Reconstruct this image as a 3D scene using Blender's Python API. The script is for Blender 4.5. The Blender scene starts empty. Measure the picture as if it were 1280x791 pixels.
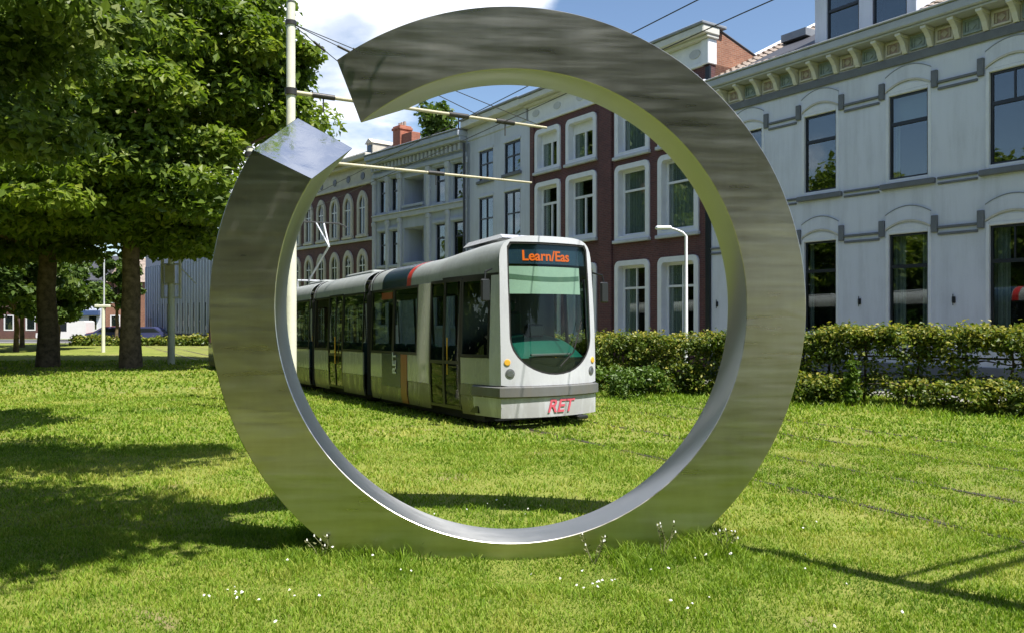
import bpy, bmesh, math, random
import numpy as np
from mathutils import Vector, Matrix

S = bpy.context.scene
COL = S.collection
R = math.radians

# ---------------------------------------------------------------- camera
cam = bpy.data.cameras.new("camera")
cam.lens = 28.1
cam.sensor_width = 36.0
cam.clip_start = 0.05
cam.clip_end = 2000
cam.shift_y = 0.0012
cam_o = bpy.data.objects.new("camera", cam)
COL.objects.link(cam_o)
cam_o.location = (0, 0, 1.8)
cam_o.rotation_euler = (R(90), 0, 0)
S.camera = cam_o

# ---------------------------------------------------------------- light
SUN_EL = 61.0
SUN_X, SUN_Y = 0.72, -0.69
n_ = math.hypot(SUN_X, SUN_Y)
SX, SY, SZ = SUN_X / n_ * math.cos(R(SUN_EL)), SUN_Y / n_ * math.cos(R(SUN_EL)), math.sin(R(SUN_EL))
sun = bpy.data.lights.new("sun", 'SUN')
sun.energy = 4.7
sun.angle = R(0.5)
sun.color = (1.0, 0.95, 0.86)
sun_o = bpy.data.objects.new("sun", sun)
COL.objects.link(sun_o)
sun_o.rotation_euler = Vector((-SX, -SY, -SZ)).to_track_quat('-Z', 'Y').to_euler()

W = bpy.data.worlds.new("World")
S.world = W
W.use_nodes = True
nt = W.node_tree
nt.nodes.clear()
def wn(t, **kw):
    n = nt.nodes.new(t)
    for k, v in kw.items():
        setattr(n, k, v)
    return n
def wmath(op, a, b=None, clamp=False):
    n = wn('ShaderNodeMath', operation=op, use_clamp=clamp)
    for i, q in enumerate((a, b)):
        if q is None: continue
        if isinstance(q, (int, float)): n.inputs[i].default_value = q
        else: nt.links.new(q, n.inputs[i])
    return n.outputs[0]
sky = wn('ShaderNodeTexSky', sky_type='NISHITA', sun_disc=False)
sky.sun_elevation = R(SUN_EL)
sky.sun_rotation = math.atan2(SUN_X, SUN_Y)
sky.air_density = 1.0
sky.dust_density = 0.4
sky.ozone_density = 2.5
tc = wn('ShaderNodeTexCoord')
sep = wn('ShaderNodeSeparateXYZ'); nt.links.new(tc.outputs['Generated'], sep.inputs[0])
zc = wmath('MAXIMUM', sep.outputs[2], 0.0)
den = wmath('ADD', zc, 0.22)
px = wmath('DIVIDE', sep.outputs[0], den)
py = wmath('DIVIDE', sep.outputs[1], den)
cmb = wn('ShaderNodeCombineXYZ'); nt.links.new(px, cmb.inputs[0]); nt.links.new(py, cmb.inputs[1])
cmb.inputs[2].default_value = 3.1
nz = wn('ShaderNodeTexNoise'); nz.inputs['Scale'].default_value = 1.15; nz.inputs['Detail'].default_value = 9
nz.inputs['Roughness'].default_value = 0.56; nz.inputs['Distortion'].default_value = 0.25
nt.links.new(cmb.outputs[0], nz.inputs['Vector'])
# a big cumulus bank low in the north-west
def cloud_lobe(dx, dy, dz, r0, r1, gain):
    v = Vector((dx, dy, dz)).normalized()
    dot = wn('ShaderNodeVectorMath', operation='DOT_PRODUCT')
    nt.links.new(tc.outputs['Generated'], dot.inputs[0]); dot.inputs[1].default_value = v
    mr = wn('ShaderNodeMapRange', interpolation_type='SMOOTHSTEP')
    nt.links.new(dot.outputs['Value'], mr.inputs[0])
    mr.inputs[1].default_value = math.cos(R(r1)); mr.inputs[2].default_value = math.cos(R(r0))
    mr.inputs[3].default_value = 0.0; mr.inputs[4].default_value = gain
    return mr.outputs[0]
field = wmath('ADD', nz.outputs[0], cloud_lobe(-0.30, 1, 0.30, 3, 15, 0.26))
field = wmath('ADD', field, cloud_lobe(-0.06, 1, 0.44, 2, 9, 0.22))
field = wmath('SUBTRACT', field, cloud_lobe(0.33, 1, 0.40, 5, 22, 0.16))
mask = wn('ShaderNodeMapRange', interpolation_type='SMOOTHSTEP')
nt.links.new(field, mask.inputs[0])
mask.inputs[1].default_value = 0.52; mask.inputs[2].default_value = 0.70
n2 = wn('ShaderNodeTexNoise'); n2.inputs['Scale'].default_value = 2.6; n2.inputs['Detail'].default_value = 7
nt.links.new(cmb.outputs[0], n2.inputs['Vector'])
ccol = wn('ShaderNodeValToRGB')
ccol.color_ramp.elements[0].position = 0.36; ccol.color_ramp.elements[0].color = (4.6, 5.2, 6.3, 1)
ccol.color_ramp.elements[1].position = 0.56; ccol.color_ramp.elements[1].color = (10.5, 10.6, 10.7, 1)
nt.links.new(n2.outputs[0], ccol.inputs[0])
mx = wn('ShaderNodeMix', data_type='RGBA')
nt.links.new(mask.outputs[0], mx.inputs[0])
nt.links.new(sky.outputs[0], mx.inputs[6]); nt.links.new(ccol.outputs[0], mx.inputs[7])
bg = wn('ShaderNodeBackground'); bg.inputs[1].default_value = 0.087
nt.links.new(mx.outputs[2], bg.inputs[0])
wo = wn('ShaderNodeOutputWorld'); nt.links.new(bg.outputs[0], wo.inputs[0])

S.view_settings.view_transform = 'Standard'
S.view_settings.look = 'None'
S.view_settings.exposure = 0.95
S.view_settings.gamma = 1.0
S.view_settings.use_curve_mapping = False
S.cycles.max_bounces = 8
S.cycles.transparent_max_bounces = 12
S.cycles.caustics_reflective = False
S.cycles.caustics_refractive = False
S.cycles.sample_clamp_indirect = 6.0
try:
    S.cycles.use_denoising = True
except Exception:
    pass

# ---------------------------------------------------------------- materials
class Nodes:
    def __init__(s, name):
        s.m = bpy.data.materials.new(name); s.m.use_nodes = True
        s.t = s.m.node_tree; s.t.nodes.clear()
        s.out = s.n('ShaderNodeOutputMaterial')
    def n(s, typ, **kw):
        x = s.t.nodes.new(typ)
        for k, v in kw.items(): setattr(x, k, v)
        return x
    def l(s, a, b): s.t.links.new(a, b)
    def set(s, sock, v):
        if hasattr(v, 'is_output'): s.l(v, sock)
        elif isinstance(v, (tuple, list)) and len(v) == 3 and sock.type == 'RGBA': sock.default_value = (*v, 1)
        else: sock.default_value = v
    def bsdf(s, **kw):
        b = s.n('ShaderNodeBsdfPrincipled')
        for k, v in kw.items(): s.set(b.inputs[k], v)
        return b
    def math(s, op, a, b=0.0, c=None, clamp=False):
        x = s.n('ShaderNodeMath', operation=op, use_clamp=clamp)
        s.set(x.inputs[0], a); s.set(x.inputs[1], b)
        if c is not None: s.set(x.inputs[2], c)
        return x.outputs[0]
    def noise(s, vec, scale, detail=4, rough=0.55, dist=0.0):
        x = s.n('ShaderNodeTexNoise'); s.l(vec, x.inputs['Vector'])
        x.inputs['Scale'].default_value = scale; x.inputs['Detail'].default_value = detail
        x.inputs['Roughness'].default_value = rough; x.inputs['Distortion'].default_value = dist
        return x.outputs[0]
    def obj(s, scale=None):
        c = s.n('ShaderNodeTexCoord').outputs['Object']
        if scale is not None:
            mp = s.n('ShaderNodeMapping'); s.l(c, mp.inputs[0]); mp.inputs['Scale'].default_value = scale
            return mp.outputs[0]
        return c
    def ramp(s, fac, stops):
        r = s.n('ShaderNodeValToRGB'); s.l(fac, r.inputs[0])
        e = r.color_ramp.elements
        while len(e) < len(stops): e.new(0.5)
        for q, (p, c) in zip(e, stops):
            q.position = p; q.color = (*c, 1)
        return r.outputs[0]
    def mix(s, fac, a, b, blend='MIX'):
        x = s.n('ShaderNodeMix', data_type='RGBA', blend_type=blend)
        s.set(x.inputs[0], fac); s.set(x.inputs[6], a); s.set(x.inputs[7], b)
        return x.outputs[2]
    def rng(s, v, a, b, c=0.0, d=1.0):
        x = s.n('ShaderNodeMapRange', interpolation_type='SMOOTHSTEP'); s.l(v, x.inputs[0])
        for i, q in enumerate((a, b, c, d)): x.inputs[i + 1].default_value = q
        return x.outputs[0]
    def bump(s, h, strength=0.3, dist=0.01):
        x = s.n('ShaderNodeBump'); s.l(h, x.inputs['Height'])
        x.inputs['Strength'].default_value = strength; x.inputs['Distance'].default_value = dist
        return x.outputs[0]
    def done(s, sh):
        s.l(sh if hasattr(sh, 'is_output') else sh.outputs[0], s.out.inputs[0]); return s.m

def plain(name, col, rough=0.5, metal=0.0, var=0.12, scale=3.0, bump=0.0, bscale=40.0, grime=0.0, **kw):
    """a painted or mineral surface with patchy tone and fine relief"""
    N = Nodes(name); v = N.obj()
    a = N.noise(v, scale, 6, 0.6); b = N.noise(v, scale * 11, 3, 0.5)
    f = N.math('ADD', N.math('MULTIPLY', a, 0.7), N.math('MULTIPLY', b, 0.3))
    lo = tuple(c * (1 - var * 1.6) for c in col); hi = tuple(min(1, c * (1 + var)) for c in col)
    c = N.ramp(f, [(0.3, lo), (0.7, hi)])
    d = dict(kw); d.update({'Base Color': c, 'Roughness': rough, 'Metallic': metal})
    if grime:
        sp = N.n('ShaderNodeSeparateXYZ'); N.l(v, sp.inputs[0])
        low = N.rng(sp.outputs[2], 1.05, 0.15); dn = N.rng(N.math('ADD', N.noise(N.obj((2.5, 2.5, 0.6)), 2.0, 6, 0.65), N.math('MULTIPLY', low, 0.22)), 0.46, 0.78)
        c = N.mix(N.math('MULTIPLY', N.math('ADD', N.math('MULTIPLY', low, 0.75), 0.25), N.math('MULTIPLY', dn, grime)), c, (0.13, 0.115, 0.085)); d['Base Color'] = c
        d['Roughness'] = N.math('ADD', rough, N.math('MULTIPLY', dn, 0.25))
    if bump: d['Normal'] = N.bump(N.noise(v, bscale, 4), bump, 0.01)
    return N.done(N.bsdf(**d))

def render_wall(name, col, streak=0.11):
    """old painted stucco: faint rain streaks, blotches, trowel relief"""
    N = Nodes(name); v = N.obj()
    st = N.noise(N.obj((2.2, 2.2, 0.22)), 1.6, 6, 0.65)
    bl = N.noise(v, 0.7, 5, 0.6); fi = N.noise(v, 30, 3)
    f = N.math('ADD', N.math('MULTIPLY', st, 0.55), N.math('ADD', N.math('MULTIPLY', bl, 0.35), N.math('MULTIPLY', fi, 0.1)))
    c = N.ramp(f, [(0.30, tuple(q * (1 - streak * 2.2) for q in col)), (0.52, col), (0.75, tuple(min(1, q * (1 + streak * .6)) for q in col))])
    return N.done(N.bsdf(**{'Base Color': c, 'Roughness': 0.85, 'Normal': N.bump(fi, 0.25, 0.006)}))

def brickmat(name, c1, c2, mortar, scale=1.0):
    N = Nodes(name); o = N.obj(); sp = N.n('ShaderNodeSeparateXYZ'); N.l(o, sp.inputs[0])
    cb = N.n('ShaderNodeCombineXYZ'); N.l(N.math('ADD', sp.outputs[0], sp.outputs[1]), cb.inputs[0]); N.l(sp.outputs[2], cb.inputs[1])
    br = N.n('ShaderNodeTexBrick'); N.l(cb.outputs[0], br.inputs['Vector'])
    br.inputs['Scale'].default_value = scale; br.inputs['Brick Width'].default_value = 0.21; br.inputs['Row Height'].default_value = 0.066
    br.inputs['Mortar Size'].default_value = 0.006; br.inputs['Bias'].default_value = -0.1
    br.inputs['Color1'].default_value = (*c1, 1); br.inputs['Color2'].default_value = (*c2, 1); br.inputs['Mortar'].default_value = (*mortar, 1)
    big = N.noise(o, 0.9, 6, 0.6); sm = N.noise(o, 9, 4, 0.6)
    f = N.math('ADD', N.math('MULTIPLY', big, 0.6), N.math('MULTIPLY', sm, 0.4))
    c = N.mix(1.0, br.outputs[0], N.ramp(f, [(0.3, (0.62, 0.62, 0.66)), (0.7, (1.2, 1.14, 1.1))]), 'MULTIPLY')
    return N.done(N.bsdf(**{'Base Color': c, 'Roughness': 0.85, 'Normal': N.bump(br.outputs[1], -0.4, 0.008)}))

def glassmat(name, tint=(0.75, 0.8, 0.78), ior=1.75, wav=0.02, transp=1.0, dark=(0.012, 0.018, 0.018)):
    N = Nodes(name); v = N.obj()
    h = N.noise(v, 1.1, 2)
    nb = N.bump(h, 0.06, wav)
    g = N.n('ShaderNodeBsdfGlossy'); g.inputs['Roughness'].default_value = 0.015; N.l(nb, g.inputs['Normal'])
    if transp >= 1:
        t = N.n('ShaderNodeBsdfTransparent'); t.inputs[0].default_value = (*tint, 1); base = t.outputs[0]
    else:
        t = N.n('ShaderNodeBsdfTransparent'); t.inputs[0].default_value = (*tint, 1)
        d = N.n('ShaderNodeBsdfDiffuse'); d.inputs[0].default_value = (*dark, 1)
        m0 = N.n('ShaderNodeMixShader'); m0.inputs[0].default_value = transp; N.l(d.outputs[0], m0.inputs[1]); N.l(t.outputs[0], m0.inputs[2]); base = m0.outputs[0]
    lw = N.n('ShaderNodeLayerWeight'); lw.inputs[0].default_value = 0.5; N.l(nb, lw.inputs['Normal'])
    f0 = ((ior - 1) / (ior + 1)) ** 2
    fr = N.math('ADD', f0, N.math('MULTIPLY', 1 - f0, N.math('POWER', lw.outputs['Facing'], 4.0)))
    m = N.n('ShaderNodeMixShader'); N.l(fr, m.inputs[0]); N.l(base, m.inputs[1]); N.l(g.outputs[0], m.inputs[2])
    return N.done(m.outputs[0])

def leafmat(name, c0, c1, c2, transl=0.35, rough=0.45):
    """leaf tones differ leaf by leaf (attribute tint)"""
    N = Nodes(name)
    at = N.n('ShaderNodeAttribute'); at.attribute_name = 'tint'
    c = N.ramp(at.outputs['Fac'], [(0.0, c0), (0.5, c1), (1.0, c2)])
    b = N.bsdf(**{'Base Color': c, 'Roughness': rough, 'Specular IOR Level': 0.35})
    tr = N.n('ShaderNodeBsdfTranslucent')
    N.l(N.mix(1.0, c, (1.15, 1.25, 0.55), 'MULTIPLY'), tr.inputs[0])
    m = N.n('ShaderNodeMixShader'); m.inputs[0].default_value = transl
    N.l(b.outputs[0], m.inputs[1]); N.l(tr.outputs[0], m.inputs[2])
    return N.done(m.outputs[0])

M = {}
M['white_stucco'] = render_wall('white_stucco', (0.655, 0.675, 0.755))
M['pale_stucco'] = render_wall('pale_stucco', (0.55, 0.58, 0.67))
M['grey_stucco'] = render_wall('grey_stucco', (0.42, 0.455, 0.54))
M['white_paint'] = plain('white_paint', (0.72, 0.73, 0.77), 0.45, var=0.06)
M['cream_paint'] = plain('cream_paint', (0.60, 0.59, 0.54), 0.5, var=0.08)
M['cream_stone'] = plain('cream_stone', (0.56, 0.53, 0.46), 0.8, var=0.12, bump=0.3)
M['grey_stone'] = plain('grey_stone', (0.155, 0.165, 0.185), 0.75, var=0.15, bump=0.3)
M['light_stone'] = plain('light_stone', (0.5, 0.52, 0.57), 0.8, var=0.12, bump=0.2)
M['gutter_paint'] = plain('gutter_paint', (0.40, 0.415, 0.43), 0.5, var=0.1)
M['dark_sash'] = plain('dark_sash', (0.012, 0.016, 0.022), 0.35, var=0.1)
M['red_brick'] = brickmat('red_brick', (0.095, 0.034, 0.038), (0.135, 0.048, 0.048), (0.13, 0.105, 0.1))
M['purple_brick'] = brickmat('purple_brick', (0.10, 0.042, 0.045), (0.145, 0.06, 0.055), (0.15, 0.12, 0.11))
M['gable_brick'] = brickmat('gable_brick', (0.24, 0.10, 0.06), (0.32, 0.15, 0.09), (0.3, 0.24, 0.19))
M['chimney_brick'] = brickmat('chimney_brick', (0.32, 0.10, 0.055), (0.40, 0.14, 0.08), (0.3, 0.2, 0.16))
M['slate'] = plain('slate', (0.06, 0.062, 0.075), 0.6, var=0.2, scale=2)
M['roof_tile'] = plain('roof_tile', (0.30, 0.24, 0.20), 0.7, var=0.3, scale=2.2, bump=0.3)
M['lead'] = plain('lead', (0.22, 0.24, 0.27), 0.5, var=0.15)
M['terracotta'] = plain('terracotta', (0.34, 0.25, 0.21), 0.6, var=0.2, scale=6)
M['green_tile'] = plain('green_tile', (0.23, 0.28, 0.25), 0.35, var=0.25, scale=6)
M['ochre_tile'] = plain('ochre_tile', (0.40, 0.35, 0.26), 0.5, var=0.2, scale=6)
M['room_shade'] = plain('room_shade', (0.02, 0.02, 0.022), 0.9, var=0.2)  # near-black colour stands in for the shade inside rooms
M['glass'] = glassmat('window_glass', ior=2.3, tint=(0.7, 0.76, 0.74))
M['far_glass'] = glassmat('far_glass', ior=1.9, transp=0.0)
def curtain_mat():
    N = Nodes('curtain_cloth'); w = N.n('ShaderNodeTexWave', wave_type='BANDS', bands_direction='X')
    N.l(N.obj(), w.inputs[0]); w.inputs['Scale'].default_value = 5; w.inputs['Distortion'].default_value = 1.2; w.inputs['Detail'].default_value = 2
    c = N.ramp(w.outputs[1], [(0, (0.5, 0.53, 0.5)), (1, (0.85, 0.87, 0.82))])
    return N.done(N.bsdf(**{'Base Color': c, 'Roughness': 0.95, 'Normal': N.bump(w.outputs[1], 0.6, 0.03)}))
M['curtain'] = curtain_mat()

def steel():
    N = Nodes('brushed_steel'); o = N.obj()
    def stretched(sx, sz, sc, det, ro, di=0.0):
        mp = N.n('ShaderNodeMapping'); N.l(o, mp.inputs[0]); mp.inputs['Scale'].default_value = (sx, sx, sz)
        return N.noise(mp.outputs[0], sc, det, ro, di)
    s1 = stretched(0.8, 9.0, 1.6, 3, 0.5, 0.15)        # rolled streaks
    s2 = stretched(0.5, 90.0, 1.5, 3, 0.5)             # brushing
    wv = stretched(1.0, 3.4, 1.25, 2, 0.5, 0.4)        # plates never quite flat
    bl = N.noise(o, 1.1, 4, 0.6); fine = N.noise(o, 7, 5, 0.65)
    st = N.noise(N.obj((5.0, 5.0, 0.5)), 1.6, 5, 0.6)  # water marks running down
    rough = N.math('ADD', 0.13, N.math('ADD', N.math('MULTIPLY', s1, 0.26), N.math('MULTIPLY', bl, 0.12)))
    f = N.math('ADD', N.math('MULTIPLY', s1, 0.48), N.math('ADD', N.math('MULTIPLY', bl, 0.20), N.math('ADD', N.math('MULTIPLY', fine, 0.14), N.math('MULTIPLY', st, 0.18))))
    c = N.ramp(f, [(0.32, (0.455, 0.425, 0.37)), (0.5, (0.575, 0.555, 0.51)), (0.68, (0.68, 0.665, 0.635))])
    hb = N.math('ADD', N.math('MULTIPLY', s1, 0.48), N.math('ADD', N.math('MULTIPLY', s2, 0.07), N.math('MULTIPLY', wv, 3.2)))
    nb = N.bump(hb, 0.16, 0.012)
    tan = N.n('ShaderNodeVectorTransform', vector_type='VECTOR', convert_from='OBJECT', convert_to='WORLD')
    tan.inputs[0].default_value = (1, 0, 0.02)
    b = N.bsdf(**{'Base Color': c, 'Metallic': 1.0, 'Roughness': rough, 'Anisotropic': 0.5, 'Normal': nb})
    N.l(tan.outputs[0], b.inputs['Tangent'])
    return N.done(b)
M['steel'] = steel()
def steel_cap():
    N = Nodes('polished_steel'); o = N.obj()
    a = N.noise(o, 2.4, 2, 0.5); b_ = N.noise(N.obj((12, 2, 2)), 4, 4)
    r = N.math('ADD', 0.015, N.math('MULTIPLY', b_, 0.05))
    nb = N.bump(N.math('ADD', a, N.math('MULTIPLY', N.noise(o, 11, 5, 0.6), 0.12)), 0.22, 0.02)
    return N.done(N.bsdf(**{'Base Color': (0.80, 0.80, 0.82), 'Metallic': 1.0, 'Roughness': r, 'Normal': nb}))
M['steel_cap'] = steel_cap()
def inner_steel():
    N = Nodes('inner_steel'); o = N.obj()
    a = N.noise(o, 1.6, 2, 0.5); b_ = N.noise(N.obj((3, 8, 3)), 1.5, 3)
    r = N.math('ADD', 0.25, N.math('MULTIPLY', b_, 0.10))
    nb = N.bump(a, 0.10, 0.012)
    b = N.bsdf(**{'Base Color': (0.53, 0.535, 0.54), 'Metallic': 1.0, 'Roughness': r, 'Normal': nb, 'Anisotropic': 0.85})
    tn = N.n('ShaderNodeVectorTransform', vector_type='VECTOR', convert_from='OBJECT', convert_to='WORLD'); tn.inputs[0].default_value = (0, 1, 0)
    N.l(tn.outputs[0], b.inputs['Tangent'])
    return N.done(b)
M['inner_steel'] = inner_steel()

M['pole_paint'] = plain('pole_paint', (0.68, 0.68, 0.56), 0.5, var=0.12, scale=2, bump=0.1)
M['arm_tube'] = plain('arm_tube', (0.47, 0.43, 0.30), 0.5, var=0.15)
M['insulator'] = plain('insulator', (0.03, 0.028, 0.026), 0.4, var=0.1)
M['wire'] = plain('wire', (0.06, 0.06, 0.06), 0.5, metal=0.4, var=0.1)
M['rail_steel'] = plain('rail_steel', (0.16, 0.14, 0.12), 0.4, metal=0.7, var=0.25, scale=6)
M['bark'] = plain('bark', (0.15, 0.108, 0.066), 0.95, var=0.55, scale=5, bump=0.9, bscale=14)
M['stem_bark'] = plain('stem_bark', (0.06, 0.045, 0.035), 0.95, var=0.3, scale=8, bump=0.6)
M['leaf'] = leafmat('tree_leaf', (0.065, 0.11, 0.014), (0.155, 0.225, 0.025), (0.265, 0.305, 0.048), transl=0.48)
M['leaf_pale'] = leafmat('pale_tree_leaf', (0.075, 0.12, 0.025), (0.15, 0.215, 0.045), (0.26, 0.30, 0.11), transl=0.45)
M['leaf_far'] = leafmat('far_leaf', (0.05, 0.09, 0.02), (0.085, 0.14, 0.025), (0.14, 0.18, 0.035))
M['leaf_hedge'] = leafmat('hedge_leaf', (0.045, 0.08, 0.012), (0.11, 0.165, 0.02), (0.40, 0.36, 0.07), transl=0.38)
M['leaf_bush'] = leafmat('bush_leaf', (0.05, 0.10, 0.015), (0.09, 0.16, 0.02), (0.15, 0.22, 0.03), transl=0.3)
M['grass_blade'] = leafmat('grass_blade', (0.085, 0.165, 0.010), (0.215, 0.335, 0.026), (0.42, 0.42, 0.10), transl=0.4, rough=0.6)
M['petal'] = plain('petal', (0.8, 0.8, 0.76), 0.6, var=0.05)
M['weed_stem'] = plain('weed_stem', (0.16, 0.17, 0.07), 0.8, var=0.25, scale=8)

def ground_mat():
    N = Nodes('lawn'); o = N.obj()
    sp = N.n('ShaderNodeSeparateXYZ'); N.l(o, sp.inputs[0])
    perp = N.math('ADD', N.math('MULTIPLY', sp.outputs[0], 0.866), N.math('MULTIPLY', sp.outputs[1], 0.5))
    along = N.math('ADD', N.math('MULTIPLY', sp.outputs[0], -0.5), N.math('MULTIPLY', sp.outputs[1], 0.866))
    a = N.noise(o, 0.42, 6, 0.6); b = N.noise(o, 2.6, 5, 0.6); c_ = N.noise(o, 22, 4, 0.65); d = N.noise(o, 90, 3, 0.6)
    f = N.math('ADD', N.math('MULTIPLY', a, 0.38), N.math('ADD', N.math('MULTIPLY', b, 0.26), N.math('ADD', N.math('MULTIPLY', c_, 0.22), N.math('MULTIPLY', d, 0.14))))
    g = N.ramp(f, [(0.30, (0.06, 0.11, 0.010)), (0.44, (0.13, 0.20, 0.018)), (0.54, (0.20, 0.25, 0.034)), (0.66, (0.32, 0.29, 0.10))])
    # worn, sandy patches
    w = N.noise(o, 0.75, 6, 0.62, 0.4)
    w = N.math('ADD', w, N.math('MULTIPLY', N.math('SUBTRACT', c_, 0.5), 0.25))
    g = N.mix(N.rng(w, 0.585, 0.70), g, (0.25, 0.205, 0.115))
    g = N.mix(0.25, g, (0.24, 0.20, 0.10))
    # soil showing along the four rails
    wob = N.math('MULTIPLY', N.math('SUBTRACT', N.noise(o, 1.3, 4), 0.5), 0.22)
    tot = None
    for pr in RAILS:
        dd = N.math('ABSOLUTE', N.math('ADD', N.math('SUBTRACT', perp, pr), wob))
        e = N.rng(dd, 0.20, 0.05)
        tot = e if tot is None else N.math('MAXIMUM', tot, e)
    brk = N.rng(N.math('ADD', N.noise(o, 1.1, 5, 0.6), N.math('MULTIPLY', c_, 0.25)), 0.48, 0.72)
    g = N.mix(N.math('MULTIPLY', tot, N.math('MULTIPLY', brk, 0.85)), g, (0.105, 0.082, 0.052))
    # track bed between the rails a little drier
    bed = N.math('MULTIPLY', N.rng(perp, 6.3, 7.0), N.rng(perp, 11.8, 11.0))
    g = N.mix(N.math('MULTIPLY', bed, 0.28), g, (0.19, 0.185, 0.07))
    nb = N.bump(N.math('ADD', c_, N.math('MULTIPLY', d, 0.6)), 0.7, 0.03)
    return N.done(N.bsdf(**{'Base Color': g, 'Roughness': 0.95, 'Specular IOR Level': 0.15, 'Normal': nb}))
RAILS = (6.75, 8.18, 9.85, 11.28)
M['lawn'] = ground_mat()
M['asphalt'] = plain('asphalt', (0.10, 0.10, 0.105), 0.9, var=0.2, scale=1.0, bump=0.4)
def paving_mat():
    N = Nodes('paving'); o = N.obj()
    br = N.n('ShaderNodeTexBrick'); N.l(o, br.inputs['Vector']); br.inputs['Scale'].default_value = 1.0
    br.inputs['Brick Width'].default_value = 0.3; br.inputs['Row Height'].default_value = 0.3; br.inputs['Mortar Size'].default_value = 0.008
    br.inputs['Color1'].default_value = (0.22, 0.21, 0.2, 1); br.inputs['Color2'].default_value = (0.27, 0.26, 0.25, 1); br.inputs['Mortar'].default_value = (0.1, 0.1, 0.09, 1)
    return N.done(N.bsdf(**{'Base Color': N.mix(0.25, br.outputs[0], N.ramp(N.noise(o, 1.5, 5), [(0.3, (0.12, 0.12, 0.11)), (0.7, (0.32, 0.31, 0.3))])), 'Roughness': 0.9}))
M['paving'] = paving_mat()

# tram
M['tram_grey'] = plain('tram_grey', (0.35, 0.36, 0.325), 0.2, var=0.05, scale=1.5, **{'Coat Weight': 0.6, 'Coat Roughness': 0.06}, grime=0.7)
M['tram_skirt'] = plain('tram_skirt', (0.20, 0.205, 0.185), 0.16, metal=0.55, var=0.08, scale=1.5, grime=0.7)
M['tram_roof'] = plain('tram_roof', (0.27, 0.29, 0.285), 0.42, var=0.12, scale=2, grime=0.7)
M['tram_white'] = plain('tram_white', (0.52, 0.535, 0.58), 0.25, var=0.05, scale=3, **{'Coat Weight': 0.4}, grime=0.45)
M['tram_black'] = plain('tram_black', (0.012, 0.013, 0.014), 0.3, var=0.1)
M['bellows'] = plain('bellows', (0.012, 0.012, 0.012), 0.8, var=0.2, scale=12)
M['bumper_grey'] = plain('bumper_grey', (0.13, 0.135, 0.14), 0.45, var=0.1, grime=0.7)
M['livery_navy'] = plain('livery_navy', (0.012, 0.028, 0.05), 0.25, var=0.08)
M['livery_red'] = plain('livery_red', (0.42, 0.03, 0.025), 0.3, var=0.08)
M['livery_orange'] = plain('livery_orange', (0.24, 0.065, 0.025), 0.3, var=0.1)
M['logo_red'] = plain('logo_red', (0.55, 0.09, 0.13), 0.4, var=0.06)
M['logo_white'] = plain('logo_white', (0.62, 0.66, 0.66), 0.4, var=0.05)
M['teal'] = plain('teal', (0.008, 0.11, 0.085), 0.4, var=0.15, scale=4)
M['blind'] = plain('blind', (0.50, 0.58, 0.50), 0.7, var=0.08)
M['blind_band'] = plain('blind_band', (0.13, 0.20, 0.14), 0.7, var=0.1)
M['amber'] = plain('amber', (0.75, 0.42, 0.05), 0.25, var=0.08)
M['lamp_glass'] = plain('lamp_glass', (0.25, 0.27, 0.30), 0.1, metal=0.6, var=0.3, scale=30)
M['display'] = plain('display', (0.035, 0.06, 0.10), 0.2, var=0.15)
M['tram_glass'] = glassmat('tram_glass', tint=(0.58, 0.68, 0.62), ior=1.55, transp=0.85, dark=(0.004, 0.008, 0.006))
M['screen_glass'] = glassmat('screen_glass', tint=(0.62, 0.74, 0.69), ior=1.42)
def led_mat():
    N = Nodes('led_orange'); e = N.n('ShaderNodeEmission'); e.inputs[0].default_value = (1.0, 0.18, 0.025, 1); e.inputs[1].default_value = 0.68
    return N.done(e.outputs[0])
M['led'] = led_mat()
M['seat'] = plain('seat', (0.02, 0.06, 0.05), 0.8, var=0.2)
M['rubber'] = plain('rubber', (0.015, 0.015, 0.015), 0.8, var=0.1)
M['car_white'] = plain('car_white', (0.75, 0.75, 0.75), 0.3, var=0.04)
M['car_red'] = plain('car_red', (0.30, 0.07, 0.08), 0.3, var=0.05)
M['car_blue'] = plain('car_blue', (0.05, 0.06, 0.15), 0.3, var=0.05)
M['car_glass'] = plain('car_glass', (0.02, 0.025, 0.03), 0.05, var=0.05)
M['shop_blue'] = plain('shop_blue', (0.05, 0.09, 0.2), 0.5, var=0.1)
M['ribbed_panel'] = render_wall('ribbed_panel', (0.40, 0.40, 0.46), 0.08)

# ---------------------------------------------------------------- helpers
def G(x, y):
    """height of the ground: the street falls about two per cent away from the viewer"""
    s = -0.5 * x + 0.866 * y
    t = s - 11.5
    sp = np.where(t > 20, t, np.log1p(np.exp(np.clip(t, -40, 20) / 1.5)) * 1.5)
    r = -0.019 * sp
    lim = 0.5
    dip = 0.105 * np.exp(-((x - .12) / .72) ** 2 - ((y - 5.85) / .42) ** 2)
    return -lim * np.tanh(-r / lim) - dip
def g1(x, y): return float(G(np.array(float(x)), np.array(float(y))))

def tag(o, label=None, cat=None, group=None, kind=None):
    if label: o['label'] = label
    if cat: o['category'] = cat
    if group: o['group'] = group
    if kind: o['kind'] = kind
    return o
def thing(name, loc, rz=0.0, label=None, cat=None, group=None, rx=0.0):
    o = bpy.data.objects.new(name, None); COL.objects.link(o)
    o.location = loc; o.rotation_euler = (rx, 0, rz); o.empty_display_size = 0.2
    return tag(o, label, cat, group)

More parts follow.
